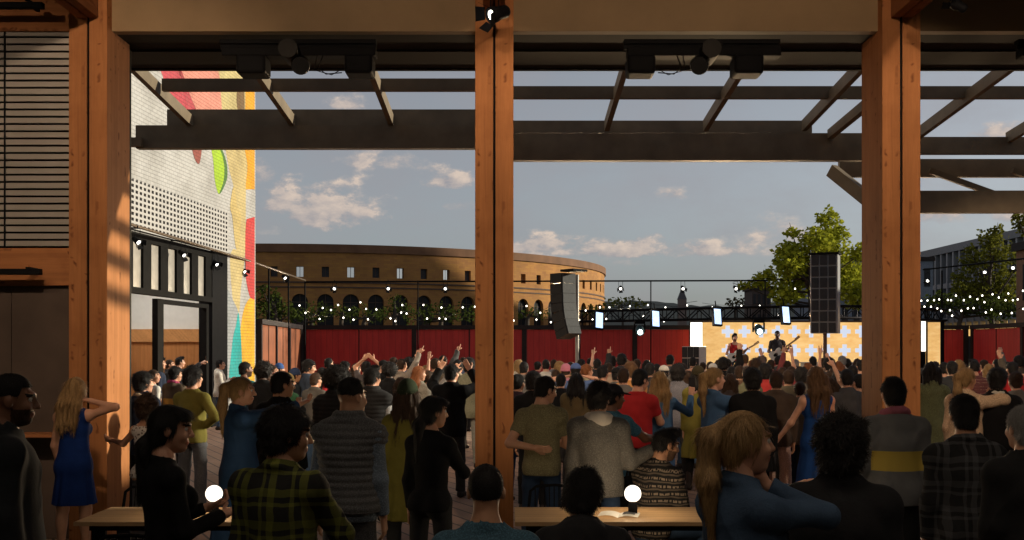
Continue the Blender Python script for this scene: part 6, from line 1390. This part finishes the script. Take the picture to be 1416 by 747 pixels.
far(1164,60,1.78,-14,'m','short','g','shirt',(.4,.4,.38),'pale grey'); far(1151,90,1.66,-4,'f','bob','b','jacket',(.1,.065,.05),'cocoa'); far(1179,82,1.72,-14,'m','short','k','jacket',(.1,.1,.1),'grey','up_out'); far(1190,74,1.76,-14,'m','short','k','tee',(.3,.3,.3),'light grey')
far(1305,78,1.78,-20,'m','short','k','tee',(.34,.26,.2),'sand','down','flat'); far(1325,74,1.70,-20,'f','bob','l','jacket',(.2,.16,.12),'fawn'); far(1392,74,1.76,-20,'m','short','k','jacket',BLK,'black',hat='cap',hatc=CHAR,hatn='dark'); far(1360,64,1.72,-24,'m','short','b','shirt',(.12,.03,.03),'dark red')
far(455,62,1.70,30,'m','short','k','jacket',CHAR,'charcoal'); far(478,60,1.74,28,'m','curly','k','jacket',NVY,'navy'); far(493,64,1.68,30,'f','long','b','jacket',(.14,.10,.07),'brown'); far(507,72,1.80,28,'m','short','k','tee',(.06,.05,.05),'dark brown','clap','clap')
far(545,60,1.76,26,'m','short','b','shirt',(.5,.46,.4),'cream'); far(566,62,1.74,24,'m','curly','k','tee',(.10,.16,.3),'blue','wave'); far(574,58,1.78,24,'m','short','m','hoodie',(.07,.12,.3),'bright blue'); far(589,62,1.66,22,'f','ponytail','l','tee',(.05,.25,.08),'green')
far(613,60,1.76,20,'m','short','k','jacket',(.06,.06,.06),'dark grey','point'); far(634,70,1.72,16,'m','thick','k','shirt',(.35,.30,.22),'beige'); far(641,58,1.70,18,'f','bob','b','jacket',(.1,.12,.2),'slate blue'); far(520,62,1.62,30,'f','bob','r','jacket',(.2,.12,.07),'caramel')
far(744,60,1.68,10,'f','bun','k','jacket',(.2,.05,.06),'wine'); far(766,58,1.74,12,'m','short','b','hoodie',(.13,.13,.14),'grey'); far(789,62,1.66,10,'f','long','b','shirt',(.4,.36,.3),'cream'); far(804,64,1.72,12,'m','short','k','tee',(.12,.12,.05),'olive','point')
far(818,60,1.76,12,'m','thick','k','jacket',(.05,.07,.12),'navy'); far(842,68,1.70,14,'m','short','b','shirt',(.3,.22,.16),'sand'); far(846,58,1.78,14,'m','curly','k','hoodie',(.1,.1,.1),'dark grey'); far(860,66,1.80,12,'m','thick','k','jacket',(.035,.035,.04),'black')
far(867,60,1.74,14,'f','bob','l','tee',(.3,.2,.12),'tan'); far(881,64,1.74,14,'m','short','b','tee',(.36,.2,.12),'apricot'); far(895,60,1.70,16,'f','long','k','jacket',(.18,.1,.06),'brown'); far(899,84,1.72,20,'m','short','k','jacket',(.03,.03,.035),'black')
far(927,64,1.78,16,'m','short','k','shirt',(.12,.12,.13),'slate'); far(944,72,1.74,16,'m','thick','b','jacket',(.1,.08,.06),'cocoa'); far(958,60,1.78,14,'m','short','k','jacket',(.04,.04,.045),'black'); far(972,58,1.70,12,'f','bun','b','tee',(.2,.04,.05),'crimson')
far(994,60,1.72,8,'f','bob','b','tee',(.25,.2,.15),'beige'); far(1007,58,1.76,6,'m','short','k','hoodie',(.08,.07,.07),'dark brown'); far(1018,62,1.68,6,'f','long','l','jacket',(.12,.1,.08),'taupe'); far(1030,58,1.80,4,'m','short','m','tee',(.3,.25,.2),'sand')
far(1040,64,1.70,4,'f','bun','r','jacket',(.1,.07,.06),'brown','up'); far(1053,60,1.74,2,'m','curly','k','shirt',(.08,.08,.1),'slate'); far(1066,62,1.72,0,'m','short','b','hoodie',(.2,.05,.05),'crimson','horns'); far(1076,58,1.78,0,'m','short','k','jacket',(.05,.05,.05),'black')
far(1089,62,1.66,-4,'f','long','b','tee',(.3,.1,.1),'rose'); far(1100,58,1.76,-6,'m','short','g','shirt',(.3,.28,.25),'pale'); far(1124,60,1.72,-8,'m','short','k','jacket',(.07,.05,.05),'plum'); far(1137,58,1.66,-8,'f','bun','l','jacket',(.15,.1,.07),'caramel')
far(1171,58,1.74,-12,'m','thick','k','hoodie',(.06,.06,.07),'charcoal'); far(1185,60,1.68,-14,'f','bob','b','tee',(.2,.16,.13),'taupe'); far(1293,62,1.74,-20,'m','short','b','jacket',(.08,.08,.09),'slate'); far(1333,60,1.66,-22,'f','long','b','jacket',(.13,.05,.05),'wine')
far(1378,62,1.74,-24,'m','short','k','hoodie',(.1,.1,.1),'grey','fist'); far(1408,66,1.78,-24,'m','thick','k','jacket',(.06,.05,.04),'brown')
far(700,62,1.70,14,'f','bun','b','jacket',(.1,.1,.12),'slate'); far(670,64,1.74,16,'m','short','k','jacket',(.06,.06,.06),'charcoal')
far(437,90,1.66,20,'m','short','b','jacket',(.06,.055,.05),'charcoal'); far(556,104,1.60,14,'f','bob','b','jacket',(.08,.06,.05),'brown'); far(690,100,1.72,10,'m','thick','b','jacket',CHAR,'charcoal'); far(776,92,1.66,8,'m','short','k','hoodie',BLK,'black'); far(862,100,1.66,10,'m','short','b','hoodie',(.14,.13,.12),'grey'); far(1010,104,1.62,8,'f','bob','b','jacket',(.05,.04,.04),'dark'); far(1106,104,1.60,-2,'f','bun','b','jacket',(.1,.09,.07),'olive brown'); far(1148,108,1.60,-6,'f','bob','b','sweater',(.25,.1,.12),'rose'); far(1170,108,1.64,-8,'m','short','k','hoodie',(.05,.05,.055),'charcoal')
HN = dict(short='short', thick='thick', curly='curly', afro='afro', long='long', bob='bobbed', bun='tied up', ponytail='ponytailed', quiff='swept', fade='cropped'); CN = dict(k='black', b='brown', l='blonde', r='red', g='grey', m='light brown')
TN = dict(tee='t-shirt', jacket='jacket', hoodie='hoodie', shirt='shirt', sweater='sweater', blazer='blazer')
LAND = [(412,470,'below the first arena arches'),(470,520,'below the dark arena windows'),(520,570,'beyond the mustard coat'),(570,620,'beyond the raised forearms'),(620,712,'behind the middle column'),(712,762,'just past the middle column'),(762,800,'below the curved speaker'),(800,835,'beside the pale mast'),(835,875,'between pale mast and red t-shirt'),(875,925,'before the fence by the bare lit arm'),(925,978,'by the speaker stack'),(978,1032,'below the singer'),(1032,1092,'below the guitarist'),(1092,1142,'before the stage desk'),(1142,1200,'below the big speaker column'),(1200,1310,'by the stage end'),(1310,1345,'before the dark fence corner'),(1345,1420,'before the red side fence')]
AN = dict(clap=' with joined hands', up=' with a raised hand', wave=' waving', point=' pointing', fist=' with a raised fist', horns=' with raised horned fingers', flat=' with a bent arm', up_out=' reaching up', cross=' with folded arm')
seen_l = set()
for px, s, H, yaw, sex, hair, hc, top, colour, cname, aR, aL, sk, hat, hatc, hatn, bot in rows:
    H += rnd.uniform(-.07, .07); yaw += rnd.uniform(-12, 12); yt = HY+s*(EYE-H); lm = next(n for a, b, n in LAND if a <= px < b); arm = AN.get(aR, AN.get(aL, ''))
    lab = f"{HN[hair]} {CN[hc]} haired person in a {cname} {TN[top]}{arm} {lm}" if not hat else f"person in a {hatn} cap and {cname} {TN[top]}{arm} {lm}"
    w = lab.split()
    if len(w) > 16: lab = lab.replace('near the middle column', 'by the column').replace(' haired person', ' person').replace('light brown', 'brown').replace('before the dark fence corner', 'before the fence corner')
    if len(lab.split()) > 16: lab = lab.replace('tied up ', 'tied ').replace('between pale mast and red t-shirt', 'between mast and red t-shirt').replace('before the fence by the bare lit arm', 'by the bare lit arm')
    if len(lab.split()) > 16: print('LONG', lab)
    assert lab not in seen_l, lab
    seen_l.add(lab)
    key = (sex, hair, top, aR, aL, hat, s > 80)
    place_person(dict(sex=sex, hair=hair, top=top, bottom='trousers' if sex == 'm' else 'jeans', armR=aR, armL=aL, vox=.0145, seed=len(key)+sum(map(ord, hair+top+aR)), hat=hat, head=((8 if sex == 'm' else 14), 0)), dict(skin=SK[sk], hair=HR[hc], top=dk(colour, 1.35), bottom=rnd.choice([NVY, CHAR, BLK, DEN]), hat=hatc or BLK), px, yt, s, yaw, lab, CG, key=key)
# --- the players
def guitar(fig, label, lean=28, col=(.62,.60,.56)):
    root, g, sc = fig; Mx = Matrix.Translation(root.location) @ Matrix.Rotation(root.rotation_euler.z, 4, 'Z')
    t = empty('guitar', Mx @ (Vector(g.t(.06,.2,.1))*sc), root.rotation_euler.z, label, 'guitar', 'electric guitars on the stage')
    A = Matrix.Rotation(R(lean), 4, 'Y'); out = []
    for i in range(28):
        a = 2*math.pi*i/28; rr = .15+.035*math.cos(2*a)+.02*math.cos(a)-.028*math.cos(4*a); out.append(A @ Vector((rr*1.35*math.cos(a), -.025, rr*math.sin(a))))
    MB().prism(out, (0,.05,0)).build('body', m_plain('guitar_white', col, .25, 0, .03, bmp=0), t)
    MB().prism([A @ Vector((.05+.075*math.cos(a), .026, -.02+.05*math.sin(a))) for a in np.arange(0,6.28,.5)], (0,.006,0)).build('pickguard', BLACK, t)
    nk = MB(); nk.bar(A @ Vector((-.15,.03,0)), A @ Vector((-.72,.03,0)), .05, .022, up=(0,1,0)); nk.bar(A @ Vector((-.722,.025,.01)), A @ Vector((-.90,.02,.02)), .075, .018, up=(0,1,0)); nk.build('neck', m_wood('maple', (.5,.32,.15), 'X', False), t)
    return t
f = P(1016,464,43.5,172,'m','quiff','k','tank',RED_,'trousers',NVY,'guitar_low','guitar_high','bearded singer in a red tank top on the stage','l','musicians on the stage',z0=.75,beard=True,vox=.012,scale=.96); guitar(f,'pale electric guitar held by the singer in red')
f = P(1075,457,43.5,185,'m','buzz','k','tee',(.03,.028,.032),'trousers',(.34,.03,.05),'guitar_low','guitar_high','guitarist in a black t-shirt and red trousers on the stage','d','musicians on the stage',z0=.75,vox=.012); guitar(f,'white electric guitar slung on the guitarist in red trousers',36)
